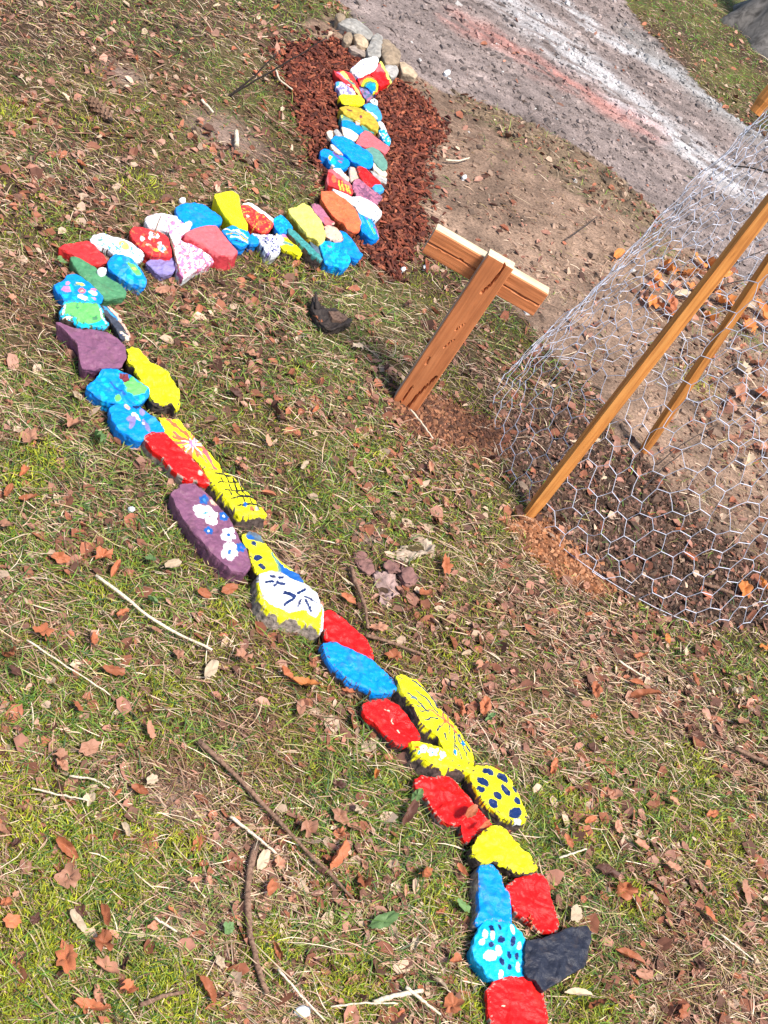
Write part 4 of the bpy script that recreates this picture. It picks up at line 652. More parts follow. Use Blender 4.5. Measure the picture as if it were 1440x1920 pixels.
tip = at_y(939, 492, pb[1]); Zp = tip-pb; Lp_ = np.linalg.norm(Zp); Zp /= Lp_
Xp = Xp-Zp*(Xp@Zp); Xp /= np.linalg.norm(Xp); Fp = np.cross(Xp, Zp)
M_weath = wood_mat('weathered_flank', (.22, .15, .11), (.33, .24, .18), (.40, .29, .21))
W, TT = .080, .038
up_org = pb-Fp*TT/2-Zp*.05
beam('upright', cross, up_org, Xp, Fp, Zp, W, TT, Lp_+.05, [([(-.02, .05), (-.013, .075), (-.012, .13)], .0018, .012), ([(.004, .03), (.012, .08), (.022, .17), (.027, .20)], .0026, .016), ([(.014, Lp_+.05), (.013, Lp_+.0), (.003, Lp_-.06)], .0026, .014), ([(.0, .30), (.012, .34)], .0016, .006), ([(.004, .37), (.007, .40)], .0014, .006), ([(-.018, .22), (-.020, .245)], .002, .006)], [M_cedar, M_cream, M_weath])
# crosspiece runs along X behind the upright
cz = Lp_-.033-.042
c_org = pb-Fp*(TT*1.5+.001)+Zp*cz-Xp*.192
cp = beam('crosspiece', cross, c_org, -Zp, Fp, Xp, .083, TT, .357, [([(.0, 0), (.002, .06), (.006, .19)], .0022, .014), ([(.0, .23), (.004, .30), (.002, .357)], .0022, .014)], [M_cedar, M_weath, M_cream], seed=3)

# ------------------------------------------------------------ the wire guard with its stakes
g0 = np.array([.661, 3.475, 0]); g0[2] = h1(g0[0], g0[1])
guard = thing('wire_guard', 'round chicken wire guard held up by wooden stakes', 'wire guard', None, tuple(g0))
def wall(a, z_):
    r = .570-.145*(z_/.9)+.006*math.sin(5*a+z_*6)
    zc = z_
    cx = .02*z_; return np.array([r*math.cos(a)+cx, r*math.sin(a)+.02*z_, zc+.01*math.sin(3*a)])
nA = 62; Wx = 2*math.pi/nA; Hy = .0415; rows = 35
rw = np.random.default_rng(11); jit = rw.normal(0, .0048, (nA, rows, 3))
rad_w = .00095
VV = []; FF = []; nv_ = 0
def seg(p, q, r):
    global nv_
    d_ = q-p; L_ = np.linalg.norm(d_)
    if L_ < 1e-6: return
    d_ = d_/L_; s_ = np.cross(d_, [.3, .2, 1.0]); s_ /= np.linalg.norm(s_); t_ = np.cross(d_, s_)
    for c_ in (p, q):
        for k in range(4): a = k*math.pi/2; VV.append(c_+r*(math.cos(a)*s_+math.sin(a)*t_))
    for k in range(4): FF.append((nv_+k, nv_+(k+1) % 4, nv_+4+(k+1) % 4, nv_+4+k))
    nv_ += 8
def node(m_, n_, e_):
    m_ %= nA; a = m_*Wx+e_*Wx*.33+2.2; z_ = n_*Hy-.01
    p = wall(a, max(z_, 0)); p[2] += min(z_, 0)
    p = p+jit[m_, n_]; p[2] += .016*math.sin(a*5+z_*4)*min(1, z_*4)+.010*math.sin(a*13+z_*9)*min(1, z_*4)
    return p
for m_ in range(nA):
    for n_ in range(rows):
        if (m_+n_) % 2: continue
        L1, R1 = node(m_, n_, -1), node(m_, n_, 1)
        # two wires twisted together
        mid = (L1+R1)/2; off = np.array([0, 0, .0011])
        seg(L1, mid+off*.4, rad_w*1.3); seg(mid+off*.4, R1, rad_w*1.35)
        for dn in (-1, 1):
            if 0 <= n_+dn < rows:
                Q = node(m_+1, n_+dn, -1); mid = (R1+Q)/2+rw.normal(0, .0016, 3); seg(R1, mid, rad_w); seg(mid, Q, rad_w)
for n_ in (0, rows-1):
    for m_ in range(nA):
        seg(wall(m_*Wx, n_*Hy-.01*(n_ > 0))+[0, 0, 0], wall((m_+1)*Wx, n_*Hy-.01*(n_ > 0)), rad_w*1.1)
link('wire_netting', np_mesh('wire_netting', np.array(VV), np.array(FF)), M_wire, guard)
def square_stake(name, b_, t_, w, parent, spin=.6, sink=.06, ext=0.25):
    d_ = t_-b_; L_ = np.linalg.norm(d_); d_ /= L_; b_ = b_-d_*sink; L_ = L_+sink+ext
    s_ = np.cross(d_, [math.cos(spin), math.sin(spin), 0]); s_ /= np.linalg.norm(s_); q_ = np.cross(s_, d_)
    V = []; n = 24
    for i in range(n):
        u = i/(n-1)*L_; tw = 1.0 if i > 1 else .8
        for a, c_ in ((-1, -1), (0, -1.02), (1, -1), (1.02, 0), (1, 1), (0, 1.02), (-1, 1), (-1.02, 0)):
            k = .9 if abs(a) == 1 and abs(c_) == 1 else 1
            V.append((a*w/2*tw*k, c_*w/2*tw*k, u))
    F = [(i*8+j, i*8+(j+1) % 8, i*8+8+(j+1) % 8, i*8+8+j) for i in range(n-1) for j in range(8)]
    me = bpy.data.meshes.new(name); me.from_pydata(V, [], F+[tuple(range(8))[::-1], tuple((n-1)*8+j for j in range(8))]); me.update(); me.materials.append(M_stake)
    o = bpy.data.objects.new(name, me); col.objects.link(o)
    o.matrix_world = Matrix(((s_[0], q_[0], d_[0], b_[0]), (s_[1], q_[1], d_[1], b_[1]), (s_[2], q_[2], d_[2], b_[2]), (0, 0, 0, 1)))
    o.parent = parent; o.matrix_parent_inverse = Matrix.Translation(-Vector(parent.location)); return o
s1 = at1(990, 966); e1 = at_y(1437, 392, s1[1]+.14)
square_stake('stake', s1, e1, .035, guard, .35)
s2 = at1(1206, 846); e2 = at_y(1440, 495, s2[1]-.05)
square_stake('stake', s2, e2, .029, guard, .55, ext=.5)
ba = at_y(1415, 212, 3.62); bb = at_y(1475, 140, 3.66)
square_stake('batten', ba, bb, .036, guard, .75, sink=0, ext=.3)
tb = at_y(1377, 312, 3.45); tm = at_y(1410, 314, 3.4); te = at_y(1448, 328, 3.3)
V, F, T = tube(smooth_path([tb-g0, tm-g0, te-g0], 10, .0004, 2), .0022, 6); link('cable_tie', np_mesh('cable_tie', V, [F, T], None, True), M_dark, guard)

# ------------------------------------------------------------ tree by the road
tb0 = at1(1412, 60); tb0 = at1(1408, 70)+np.array([.10, .18, 0]); tb0[2] = h1(tb0[0], tb0[1])
tree = thing('tree', 'thick grey tree base standing in the grass beyond the road', 'tree', None, tuple(tb0))
nz_, na_ = 60, 56; V = []
for i in range(nz_):
    z_ = -.06+i/(nz_-1)*2.7; tt_ = max(z_, 0)
    for j in range(na_):
        a = 2*math.pi*j/na_
        flare = math.exp(-tt_*5.0)
        lob = 1+flare*(.35*max(0, math.cos(a*1.0+1.75))**3+.30*math.cos(5*a+.6)+.1*math.sin(3*a))
        r = (.155-.018*tt_+.13*flare)*lob*(1+.04*math.sin(a*9+z_*3)+.03*math.sin(a*17-z_*7))
        V.append((r*math.cos(a)+.015*tt_, r*math.sin(a), z_))
V = np.array(V); i = np.arange(nz_-1)[:, None]*na_; j = np.arange(na_)[None]; k = (j+1) % na_
F = np.stack([i+j, i+k, i+na_+k, i+na_+j], -1).reshape(-1, 4)
M_bark = wood_mat('grey_tree_bark', (.035, .03, .026), (.10, .088, .078), (.165, .145, .13), (14, 14, 5), .95)
link('trunk', np_mesh('trunk', V, F, None, True), M_bark, tree)

# ------------------------------------------------------------ fallen leaves
def leaf_mesh(kind, form, seed):
    r = np.random.default_rng(seed); n = 26; a = np.linspace(0, 2*math.pi, n, endpoint=False)
    if kind == 'lobed':
        lob = np.interp(a, np.linspace(0, 6.283, 8), r.uniform(.16, .42, 8)); rad = .50+lob*np.abs(np.cos(2.5*(a-math.pi/2+.25*np.sin(a+seed))))**.9+.05*np.cos(11*a+seed); rad *= 1-.3*(np.sin(a) < -.5); asp = .85
    elif kind == 'oval': rad = .85+.02*np.cos(9*a); asp = .55
    elif kind == 'pointed': rad = .70+.28*np.abs(np.sin(a))**3+.03*np.cos(11*a); asp = .60
    elif kind == 'oak': rad = .72+.13*np.cos(7*a+.4)+.10*np.abs(np.sin(a)); asp = .62
    else: rad = .70+.20*vnoise(a*1.3+seed, a*0+seed)+.08*np.cos(6*a+seed); asp = .7
    rad = rad*(1+.16*(r.random(n)-.5))
    X = np.cos(a)*rad*asp; Y = np.sin(a)*rad
    V = [(0, 0)]; 
    for f in (.35, .68, 1.0): V += list(zip(X*f, Y*f))
    V = np.array(V); x_, y_ = V[:, 0], V[:, 1]; z_ = .25*(vnoise(x_*3+seed, y_*3)-.5)+.22*(vnoise(x_*7+seed, y_*7)-.5)
    if form == 'flat': z_ = z_+.10*np.abs(x_)+.08*y_*y_
    elif form == 'folded': z_ = z_+.95*np.abs(x_); x_ = x_*.72
    elif form == 'curled': z_ = z_+.55*x_*x_/asp**2*.8+.25*y_*y_; x_ = x_*.80
    elif form == 'crumpled': z_ = z_+.50*(vnoise(x_*4+seed*3, y_*4)-.3)+.3*np.abs(x_); x_ = x_*.85
    V = np.c_[x_, y_, z_]*.5
    F3 = np.stack([np.zeros(n, int), 1+np.arange(n), 1+(np.arange(n)+1) % n], -1); j = np.arange(n); k = (j+1) % n
    F4 = np.vstack([np.stack([1+q*n+j, 1+(q+1)*n+j, 1+(q+1)*n+k, 1+q*n+k], -1) for q in (0, 1)])
    # short stalk
    b_ = len(V); y0 = V[:, 1].min(); V = np.vstack([V, [[-.012, y0+.03, V[:, 2].mean()*.3], [.012, y0+.03, V[:, 2].mean()*.3], [.02, y0-.16, -.02], [.006, y0-.16, -.02]]])
    return np_mesh('leaf', V, [F3, np.vstack([F4, [[b_, b_+1, b_+2, b_+3]]])], None, True)
KINDS = ('lobed', 'oval', 'pointed', 'oak', 'torn'); FORMS = ('flat', 'folded', 'curled', 'crumpled'); LM = {}
for i_, k_ in enumerate(KINDS):
    for j_, f_ in enumerate(FORMS):
        for c_ in LEAFM:
            if c_ == 'green' and k_ not in ('oval', 'pointed', 'lobed'): continue
            me = leaf_mesh(k_, f_, i_*7+j_+1) if c_ == 'rust brown' else LM[(k_, f_, 'rust brown')].copy()
            me.materials.clear(); me.materials.append(LEAFM[c_]); LM[(k_, f_, c_)] = me
LAND = [(970, 1885, 'the red stone at the tail tip'), (1045, 1790, 'the big black stone'), (940, 1775, 'the dotted turquoise stone'), (920, 1660, 'the long blue stone'), (1003, 1690, 'the red stone above black'), (945, 1590, 'the lumpy yellow stone'), (855, 1510, 'the ragged red stone'), (940, 1490, 'the navy spotted yellow stone'), (830, 1420, 'the yellow stone with white flowers'), (820, 1350, 'the yellow starburst stone'), (735, 1355, 'the red stone under blue'), (675, 1250, 'the bright blue stone'), (650, 1190, 'the red wedge stone'), (545, 1120, 'the white flower stone'), (510, 1040, 'the yellow stone with blue stripe'), (400, 985, 'the purple flower stone'), (445, 930, 'the yellow brick pattern stone'), (330, 860, 'the long red stone'), (350, 830, 'the firework stone'), (255, 785, 'the blue flower stone'), (220, 720, 'the blue stone with green patch'), (295, 705, 'the curved yellow stone'), (190, 650, 'the purple slab'), (160, 590, 'the bright green stone'), (150, 540, 'the blue stone with pink squares'), (190, 525, 'the long green stone'), (155, 470, 'the deep red bend stone'), (240, 505, 'the blue stone with lime island'), (310, 420, 'the white stone with pink bloom'), (365, 480, 'the pink mottled stone'), (400, 455, 'the dusty pink block'), (372, 400, 'the mid blue stone'), (430, 390, 'the angular yellow stone'), (575, 410, 'the pale yellow stone'), (630, 475, 'the turquoise stone at the bend'), (640, 390, 'the orange stone'), (615, 295, 'the blue stone with the figure'), (690, 125, 'the white head stone'), (840, 620, 'the wooden cross'), (625, 590, 'the black curled bark'), (190, 205, 'the pine cone'), (500, 130, 'the two dark upright stems'), (745, 1060, 'the rotten bark pile'), (520, 1550, 'the longest brown stick'), (470, 1730, 'the upright bark strip'), (290, 1150, 'the bleached stalk'), (130, 1250, 'the thin straight straw'), (330, 1500, 'the bare soil spot'), (60, 1880, 'the bottom left corner'), (60, 60, 'the top left corner'), (1400, 1880, 'the bottom right corner'), (1200, 1270, 'the thin grey straw'), (1400, 1415, 'the broken dark stick'), (1000, 960, 'the front stake'), (1205, 850, 'the rear stake'), (1300, 520, 'the dark stems in the guard'), (1100, 430, 'the dark stick on earth'), (1350, 60, 'the grey tree'), (1360, 1650, 'the mossy hump'), (445, 260, 'the cream wood chip'), (730, 60, 'the rocks beside the road'), (1030, 220, 'the red streak on the road'), (1345, 1102, 'the pale wood in the guard'), (250, 1000, 'the white grass pebble'), (570, 1895, 'the white quartz pebble')]
used_labels = set(); LEAF_XY = []
def where(px_, py_, skip=0):
    dd = sorted((math.hypot(px_-a, py_-b), a, b, nme) for a, b, nme in LAND)[skip]
    ang = math.degrees(math.atan2(-(py_-dd[2]), px_-dd[1])) % 360
    rel = ('right of', 'upper right of', 'above', 'upper left of', 'left of', 'lower left of', 'below', 'lower right of')[int(((ang+22.5) % 360)//45)]
    if 'corner' in dd[3]: return 'near', 'near', dd[3]
    return ('close' if dd[0] < 65 else 'slightly' if dd[0] < 120 else 'farther' if dd[0] < 190 else 'well'), rel, dd[3]
n_leaf = 0
lr = np.random.default_rng(21)
KW = dict(lobed='lobed', oval='oval', pointed='pointed', oak='wavy', torn='torn')
def place_leaf(px_, py_, spx, colr_, kind=None, form=None, lift=None, tilt=.35, green=False):
    global n_leaf
    P = at1(px_, py_, .008); sc_ = FPX/np.dot(P-EYE, FW); size = spx/sc_*1.12
    kind = kind or KINDS[lr.integers(5)]; form = form or FORMS[lr.integers(4)]
    if colr_ == 'green' and kind not in ('oval', 'pointed', 'lobed'): kind = 'oval'
    what = 'green weed leaf' if colr_ == 'green' else 'leaf'
    lab = None
    for skip in range(3):
        dist, rel, lm_ = where(px_, py_, skip); sz = 'small' if size < .04 else 'medium' if size < .06 else 'large'
        cw = '' if colr_ == 'green' else colr_+' '
        t_ = f"{sz} {form} {cw}{KW[kind]} {what} " + (f"{dist} {rel} {lm_}" if rel != 'near' else f"near {lm_}")
        if t_.lower() not in used_labels: lab = t_; break
    if lab is None:
        for k2 in KINDS if colr_ != 'green' else ('oval', 'pointed', 'lobed'):
            for f2 in FORMS:
                dist, rel, lm_ = where(px_, py_)
                t_ = f"{sz} {f2} {cw}{KW[k2]} {what} " + (f"{dist} {rel} {lm_}" if rel != 'near' else f"near {lm_}")
                if t_.lower() not in used_labels: lab = t_; kind = k2; form = f2; break
            if lab: break
    if lab is None: return
    used_labels.add(lab.lower())
    o = bpy.data.objects.new('fallen_leaf' if colr_ != 'green' else 'weed_leaf', LM[(kind, form, colr_)]); col.objects.link(o)
    o['label'] = lab; o['category'] = 'leaf'; o['group'] = 'fallen leaves scattered over the ground' if colr_ != 'green' else 'green weed leaves in the grass'
    z_ = P[2]-.008+(lift if lift is not None else lr.uniform(.009, .015))
    o.location = (P[0], P[1], z_); o.scale = (size, size, size)
    o.rotation_euler = (lr.normal(0, tilt), lr.normal(0, tilt), lr.uniform(0, 6.283)); n_leaf += 1; LEAF_XY.append((px_, py_))
RU, TA, DK, BU, OR, GR = 'rust brown', 'pinkish tan', 'dark brown', 'pale buff', 'orange brown', 'green'
HAND = [(125, 1655, 66, TA, 'lobed', 'flat'), (120, 1802, 74, RU, 'oak', 'flat'), (188, 1773, 58, RU, 'lobed', 'crumpled'), (120, 1597, 55, RU, 'pointed', 'curled'), (18, 1733, 40, RU, 'torn', 'flat'), (62, 1733, 34, DK, 'lobed', 'curled'), (193, 1723, 48, RU, 'pointed', 'folded'), (142, 1733, 44, BU, 'pointed', 'flat'), (238, 1862, 48, RU, 'lobed', 'crumpled'), (167, 1893, 60, RU, 'pointed', 'curled'), (197, 1818, 58, TA, 'oak', 'curled'), (258, 1488, 36, RU, 'oval', 'curled'), (281, 1470, 30, BU, 'torn', 'flat'), (360, 1657, 30, TA, 'oval', 'flat'), (387, 1660, 20, TA, 'oval', 'curled'), (383, 1862, 52, RU, 'pointed', 'folded'), (232, 1562, 34, BU, 'pointed', 'folded'), (113, 1443, 34, TA, 'torn', 'crumpled'),
 (187, 1050, 50, RU, 'lobed', 'crumpled'), (213, 1075, 34, RU, 'pointed', 'folded'), (110, 1053, 40, RU, 'torn', 'crumpled'), (318, 1068, 40, BU, 'oval', 'curled'), (425, 1113, 38, RU, 'oval', 'flat'), (378, 1120, 34, RU, 'torn', 'curled'), (210, 1266, 46, RU, 'oval', 'flat'), (78, 1194, 50, RU, 'lobed', 'flat'), (17, 1237, 46, RU, 'lobed', 'crumpled'), (24, 1266, 34, DK, 'torn', 'flat'), (392, 1262, 46, BU, 'pointed', 'flat'), (143, 1333, 26, RU, 'torn', 'flat'), (163, 1410, 42, TA, 'torn', 'flat'), (113, 1430, 46, TA, 'lobed', 'crumpled'), (278, 1377, 36, TA, 'oval', 'flat'), (7, 993, 40, TA, 'lobed', 'flat'), (170, 1207, 40, RU, 'oval', 'curled'), (447, 1240, 44, TA, 'lobed', 'crumpled'), (330, 1233, 34, TA, 'torn', 'crumpled'), (227, 1157, 30, RU, 'torn', 'crumpled'), (288, 1190, 24, 'pinkish tan', 'torn', 'flat'),
 (129, 806, 58, TA, 'lobed', 'crumpled'), (55, 827, 52, TA, 'lobed', 'flat'), (15, 928, 34, RU, 'oval', 'curled'), (50, 940, 36, RU, 'pointed', 'curled'), (22, 572, 30, TA, 'lobed', 'crumpled'), (302, 552, 30, TA, 'oval', 'flat'), (62, 525, 22, TA, 'oval', 'crumpled'), (70, 618, 30, TA, 'pointed', 'folded'), (345, 590, 30, TA, 'torn', 'folded'),
 (500, 833, 24, TA, 'oval', 'flat'), (470, 672, 30, TA, 'torn', 'crumpled'), (482, 668, 24, DK, 'pointed', 'folded'), (437, 742, 30, DK, 'oval', 'curled'), (517, 780, 44, DK, 'pointed', 'crumpled'), (567, 878, 26, BU, 'oval', 'flat'), (594, 608, 22, RU, 'oval', 'curled'), (668, 655, 26, BU, 'torn', 'flat'), (450, 880, 28, TA, 'torn', 'crumpled'),
 (570, 1290, 52, OR, 'pointed', 'curled'), (535, 1270, 44, RU, 'pointed', 'curled'), (560, 1333, 36, TA, 'pointed', 'flat'), (704, 1186, 42, TA, 'oak', 'crumpled'), (647, 1130, 34, RU, 'oval', 'curled'), (868, 1233, 22, BU, 'oval', 'folded'), (900, 1257, 40, TA, 'lobed', 'crumpled'), (847, 997, 26, TA, 'oval', 'crumpled'), (735, 1240, 44, RU, 'lobed', 'crumpled'), (905, 1330, 40, RU, 'torn', 'crumpled'), (790, 1120, 40, RU, 'torn', 'curled'), (830, 1065, 50, RU, 'oak', 'crumpled'),
 (573, 1560, 52, TA, 'lobed', 'crumpled'), (627, 1607, 62, RU, 'pointed', 'folded'), (678, 1660, 62, RU, 'oak', 'crumpled'), (790, 1643, 50, RU, 'pointed', 'curled'), (760, 1530, 52, DK, 'pointed', 'folded'), (862, 1545, 42, RU, 'oval', 'curled'), (888, 1567, 30, RU, 'pointed', 'folded'), (490, 1617, 44, BU, 'pointed', 'flat'), (517, 1627, 34, TA, 'lobed', 'crumpled'), (850, 1810, 42, RU, 'lobed', 'folded'), (842, 1890, 56, RU, 'lobed', 'flat'), (500, 1672, 40, RU, 'torn', 'curled'), (633, 1537, 42, TA, 'torn', 'crumpled'), (663, 1557, 40, TA, 'lobed', 'flat'), (817, 1852, 34, BU, 'pointed', 'folded'), (860, 1640, 30, RU, 'pointed', 'curled'), (700, 1458, 26, OR, 'oval', 'folded'),
 (1148, 1493, 40, TA, 'lobed', 'flat'), (1255, 1510, 32, TA, 'oval', 'curled'), (1255, 1632, 32, TA, 'torn', 'flat'), (1163, 1673, 56, RU, 'lobed', 'crumpled'), (1133, 1640, 52, DK, 'torn', 'crumpled'), (1322, 1722, 36, RU, 'pointed', 'curled'), (1200, 1833, 38, TA, 'oval', 'flat'), (1175, 1800, 56, RU, 'pointed', 'folded'), (1270, 1903, 50, RU, 'lobed', 'curled'), (1073, 1720, 44, BU, 'torn', 'flat'), (1077, 1870, 50, BU, 'pointed', 'folded'), (1057, 1585, 30, RU, 'oval', 'curled'), (1153, 1557, 28, TA, 'oval', 'flat'), (1197, 1590, 34, TA, 'torn', 'curled'), (986, 1738, 36, RU, 'lobed', 'crumpled'), (1003, 1756, 18, BU, 'oval', 'curled'), (1113, 1890, 40, RU, 'pointed', 'crumpled'), (1393, 1677, 40, TA, 'pointed', 'flat'), (1036, 1560, 26, RU, 'torn', 'crumpled'), (1180, 1845, 26, RU, 'oval', 'curled'),
 (1247, 1203, 24, OR, 'oval', 'flat'), (1277, 1230, 24, BU, 'oval', 'curled'), (1200, 1313, 60, RU, 'pointed', 'folded'), (1113, 1300, 40, RU, 'torn', 'crumpled'), (1432, 1222, 54, OR, 'lobed', 'curled'), (1377, 1303, 34, BU, 'torn', 'crumpled'), (1297, 1280, 28, RU, 'oval', 'curled'), (1387, 1363, 44, TA, 'torn', 'curled'), (1100, 1545, 30, RU, 'oval', 'curled'),
 (1156, 484, 42, OR, 'oval', 'curled'), (1250, 512, 44, OR, 'lobed', 'crumpled'), (1290, 520, 40, OR, 'torn', 'crumpled'), (1330, 500, 46, OR, 'pointed', 'curled'), (1215, 572, 34, OR, 'lobed', 'crumpled'), (1240, 585, 40, RU, 'oval', 'curled'), (1275, 560, 40, BU, 'pointed', 'folded'), (1310, 575, 38, TA, 'torn', 'crumpled'), (1345, 570, 40, OR, 'lobed', 'crumpled'), (1380, 600, 40, RU, 'oak', 'crumpled'), (1425, 592, 46, OR, 'oval', 'curled'), (1410, 555, 36, TA, 'lobed', 'crumpled'), (1220, 545, 26, RU, 'torn', 'curled'), (1380, 740, 40, TA, 'lobed', 'crumpled'), (1425, 740, 36, RU, 'oak', 'crumpled'), (1360, 760, 26, RU, 'oval', 'curled'), (1378, 828, 38, TA, 'lobed', 'flat'), (1430, 770, 34, BU, 'torn', 'crumpled'), (1123, 900, 26, BU, 'lobed', 'folded'), (1070, 835, 22, BU, 'oval', 'flat'), (1045, 1000, 24, TA, 'lobed', 'crumpled'), (1073, 1046, 22, TA, 'oval', 'curled'), (1215, 970, 24, RU, 'lobed', 'curled'), (1290, 1050, 30, RU, 'oval', 'curled'), (1390, 1110, 44, OR, 'torn', 'crumpled'), (1425, 1100, 36, OR, 'oak', 'crumpled'), (1095, 1104, 26, TA, 'pointed', 'flat'), (966, 962, 30, DK, 'lobed', 'crumpled'), (1140, 1085, 24, TA, 'torn', 'flat'), (1310, 495, 30, OR, 'oval', 'flat'), (1265, 600, 30, OR, 'torn', 'curled'),
 (1228, 528, 34, OR, 'torn', 'crumpled'), (1262, 540, 30, TA, 'lobed', 'curled'), (1300, 548, 38, OR, 'lobed', 'curled'), (1338, 548, 34, RU, 'torn', 'crumpled'), (1365, 575, 38, OR, 'torn', 'crumpled'), (1395, 575, 34, BU, 'torn', 'curled'), (1256, 572, 30, RU, 'torn', 'crumpled'), (1330, 600, 34, OR, 'oak', 'crumpled'), (1290, 600, 30, TA, 'torn', 'curled'), (1400, 620, 38, OR, 'lobed', 'crumpled'), (1432, 620, 34, TA, 'torn', 'crumpled'), (1320, 525, 34, TA, 'oak', 'folded'), (1355, 520, 30, OR, 'torn', 'crumpled'), (1205, 560, 28, TA, 'torn', 'crumpled'), (1420, 690, 36, TA, 'torn', 'crumpled'), (1390, 700, 34, BU, 'lobed', 'crumpled'), (1430, 850, 36, TA, 'lobed', 'crumpled'), (1395, 870, 30, BU, 'torn', 'folded'), (713, 1735, 56, GR, 'pointed', 'flat'), (860, 1707, 40, GR, 'oval', 'flat'), (112, 500, 34, GR, 'lobed', 'flat'), (1432, 1503, 34, GR, 'lobed', 'crumpled'), (423, 1750, 34, GR, 'lobed', 'flat'), (912, 1355, 28, GR, 'oval', 'crumpled'), (775, 1500, 34, GR, 'oval', 'flat'), (280, 1137, 26, GR, 'oval', 'folded'), (280, 1058, 30, GR, 'lobed', 'flat'), (180, 830, 40, GR, 'lobed', 'crumpled'), (1290, 340, 18, GR, 'oval', 'flat')]
for (a_, b_, s_, c_, k_, f_) in HAND: place_leaf(a_, b_, s_*(1.25 if a_ > 1190 and 480 < b_ < 900 else 1), c_, k_, f_, lift=.060 if (a_, b_) in ((862, 1545), (888, 1567)) else .030 if c_ == GR else lr.uniform(.020, .028))
def free(x, y, grow=1.04):
    ok = np.ones(len(x), bool)
    for poly, zt in FOOT:
        c = poly.mean(0); mn = poly.min(0); mx = poly.max(0)
        b = np.where((x > mn[0]) & (x < mx[0]) & (y > mn[1]) & (y < mx[1]) & ok)[0]
        if len(b): ok[b[inpoly(x[b], y[b], c+(poly-c)*grow)]] = False
    return ok
# the rest of the leaves that show large: spread over the lawn, thickest where the grass is matted
tries = 0; 
while n_leaf < 300 and tries < 6000:
    tries += 1
    a_ = lr.uniform(0, 1440); b_ = lr.uniform(0, 1920)
    if min(math.hypot(a_-q[0], b_-q[1]) for q in LEAF_XY) < 26: continue
    P = at1(a_, b_); xx = np.array([P[0]]); yy = np.array([P[1]]); d_ = zones(xx, yy)
    if not free(xx, yy, 1.15)[0] or d_['road'][0] or d_['mulch'][0]: continue
    if (d_['bank'][0]) and lr.random() < .8: continue
    if vnoise(xx*2.2, yy*2.2)[0] < lr.uniform(.1, .75): continue
    sc_ = FPX/np.dot(P-EYE, FW); sz = lr.uniform(.018, .036)*sc_
    place_leaf(a_, b_, sz*1.15, lr.choice([RU, RU, RU, TA, TA, DK, DK, BU]), lr.choice(['torn', 'lobed', 'oak', 'pointed']), lr.choice(['crumpled', 'curled', 'folded', 'crumpled']), lift=lr.uniform(.010, .022))

# ------------------------------------------------------------ ground cover nobody could count
bulk = np.random.default_rng(5)
def scatter(n, margin=260):
    """positions on the ground: a share even over the whole slope, the rest thicker the nearer they lie to the viewpoint"""
    m_ = int(n*.72); a = bulk.uniform(-200, 1530, m_); b = bulk.uniform(-60, 2010, m_); P1 = at(a, b)
    out = [P1]; got = 0
    while got < n-m_:
        x = bulk.uniform(-3.0, 2.6, n); y = bulk.uniform(.45, 9.6, n)
        z = hgt(x, y); a, b = topx(np.c_[x, y, z]); ex = np.maximum(np.maximum(-a, a-1440), np.maximum(-b, b-1920))
        k = bulk.random(len(x)) < np.where(ex < 30, 1, np.clip(1.1-ex/margin/2.2, 0, 1)); out.append(np.c_[x, y, z][k][:n-m_-got]); got += min(k.sum(), n-m_-got)
    P = np.vstack(out); return P[bulk.permutation(len(P))]
def blades(P, head, L, w, e0, droop, yawc, cols, roll=None, segs=3, z0=0.0):
    n = len(P); s = np.linspace(0, 1, segs+1); pts = [P+np.c_[np.zeros(n), np.zeros(n), np.full(n, z0) if np.isscalar(z0) else z0]]; hd = head.copy(); el = e0.copy()
    for i in range(segs):
        st = (L/segs)[:, None]*np.c_[np.cos(el)*np.cos(hd), np.cos(el)*np.sin(hd), np.sin(el)]; pts.append(pts[-1]+st); el = el-droop/segs; hd = hd+yawc/segs
    pts = np.array(pts)                                   # segs+1, n, 3
    g = hgt(pts[..., 0].ravel(), pts[..., 1].ravel()).reshape(pts.shape[:2]); pts[..., 2] = np.maximum(pts[..., 2], g+.0015)
    roll = bulk.uniform(-.9, .9, n) if roll is None else roll
    wd = np.stack([-np.sin(head)*np.cos(roll), np.cos(head)*np.cos(roll), np.sin(roll)], -1)
    prof = np.array([.8, 1, .75, .12]) if segs == 3 else np.array([1, .8, .15])
    Lf = pts-wd[None]*(w[None, :]*prof[:, None]*.5)[..., None]; Rt = pts+wd[None]*(w[None, :]*prof[:, None]*.5)[..., None]
    V = np.stack([Lf, Rt], 2).transpose(1, 0, 2, 3).reshape(-1, 3)      # n, segs+1, 2
    b = (np.arange(n)*(segs+1)*2)[:, None]+(np.arange(segs)*2)[None]; b = b.ravel()
    F = np.stack([b, b+1, b+3, b+2], -1)
    return V, F, np.repeat(cols, (segs+1)*2, axis=0)
def pick(pal, n, jit=.18):
    pal = np.array(pal); c = pal[bulk.integers(len(pal), size=n)]; return c*(1+jit*bulk.normal(0, 1, (n, 1))).clip(.5, 1.6)
def fields(P):
    x, y = P[:, 0], P[:, 1]; d = zones(x, y)
    lawn = ~(d['road'] | d['bank'] | d['mulch'] | d['soil'] | d['dust'])
    far = d['road'] | (d['bank'] & ~d['strip'])
    gr = np.clip((fbm(x*2.6+11, y*2.6, 3)-.44)*6, 0, 1)*1.2; gr = np.maximum(gr*.8, spotv(x, y, S_green))
    ms = np.clip((fbm(x*3.4-7, y*3.4+30, 3)-.47)*7, 0, 1)*1.25; ms = np.maximum(ms*.85, spotv(x, y, S_moss)*1.8)
    bare = spotv(x, y, S_bare); mat_ = d['matted']
    top = inpoly(x, y, Z_top)
    return d, lawn, gr, ms, bare, mat_, top
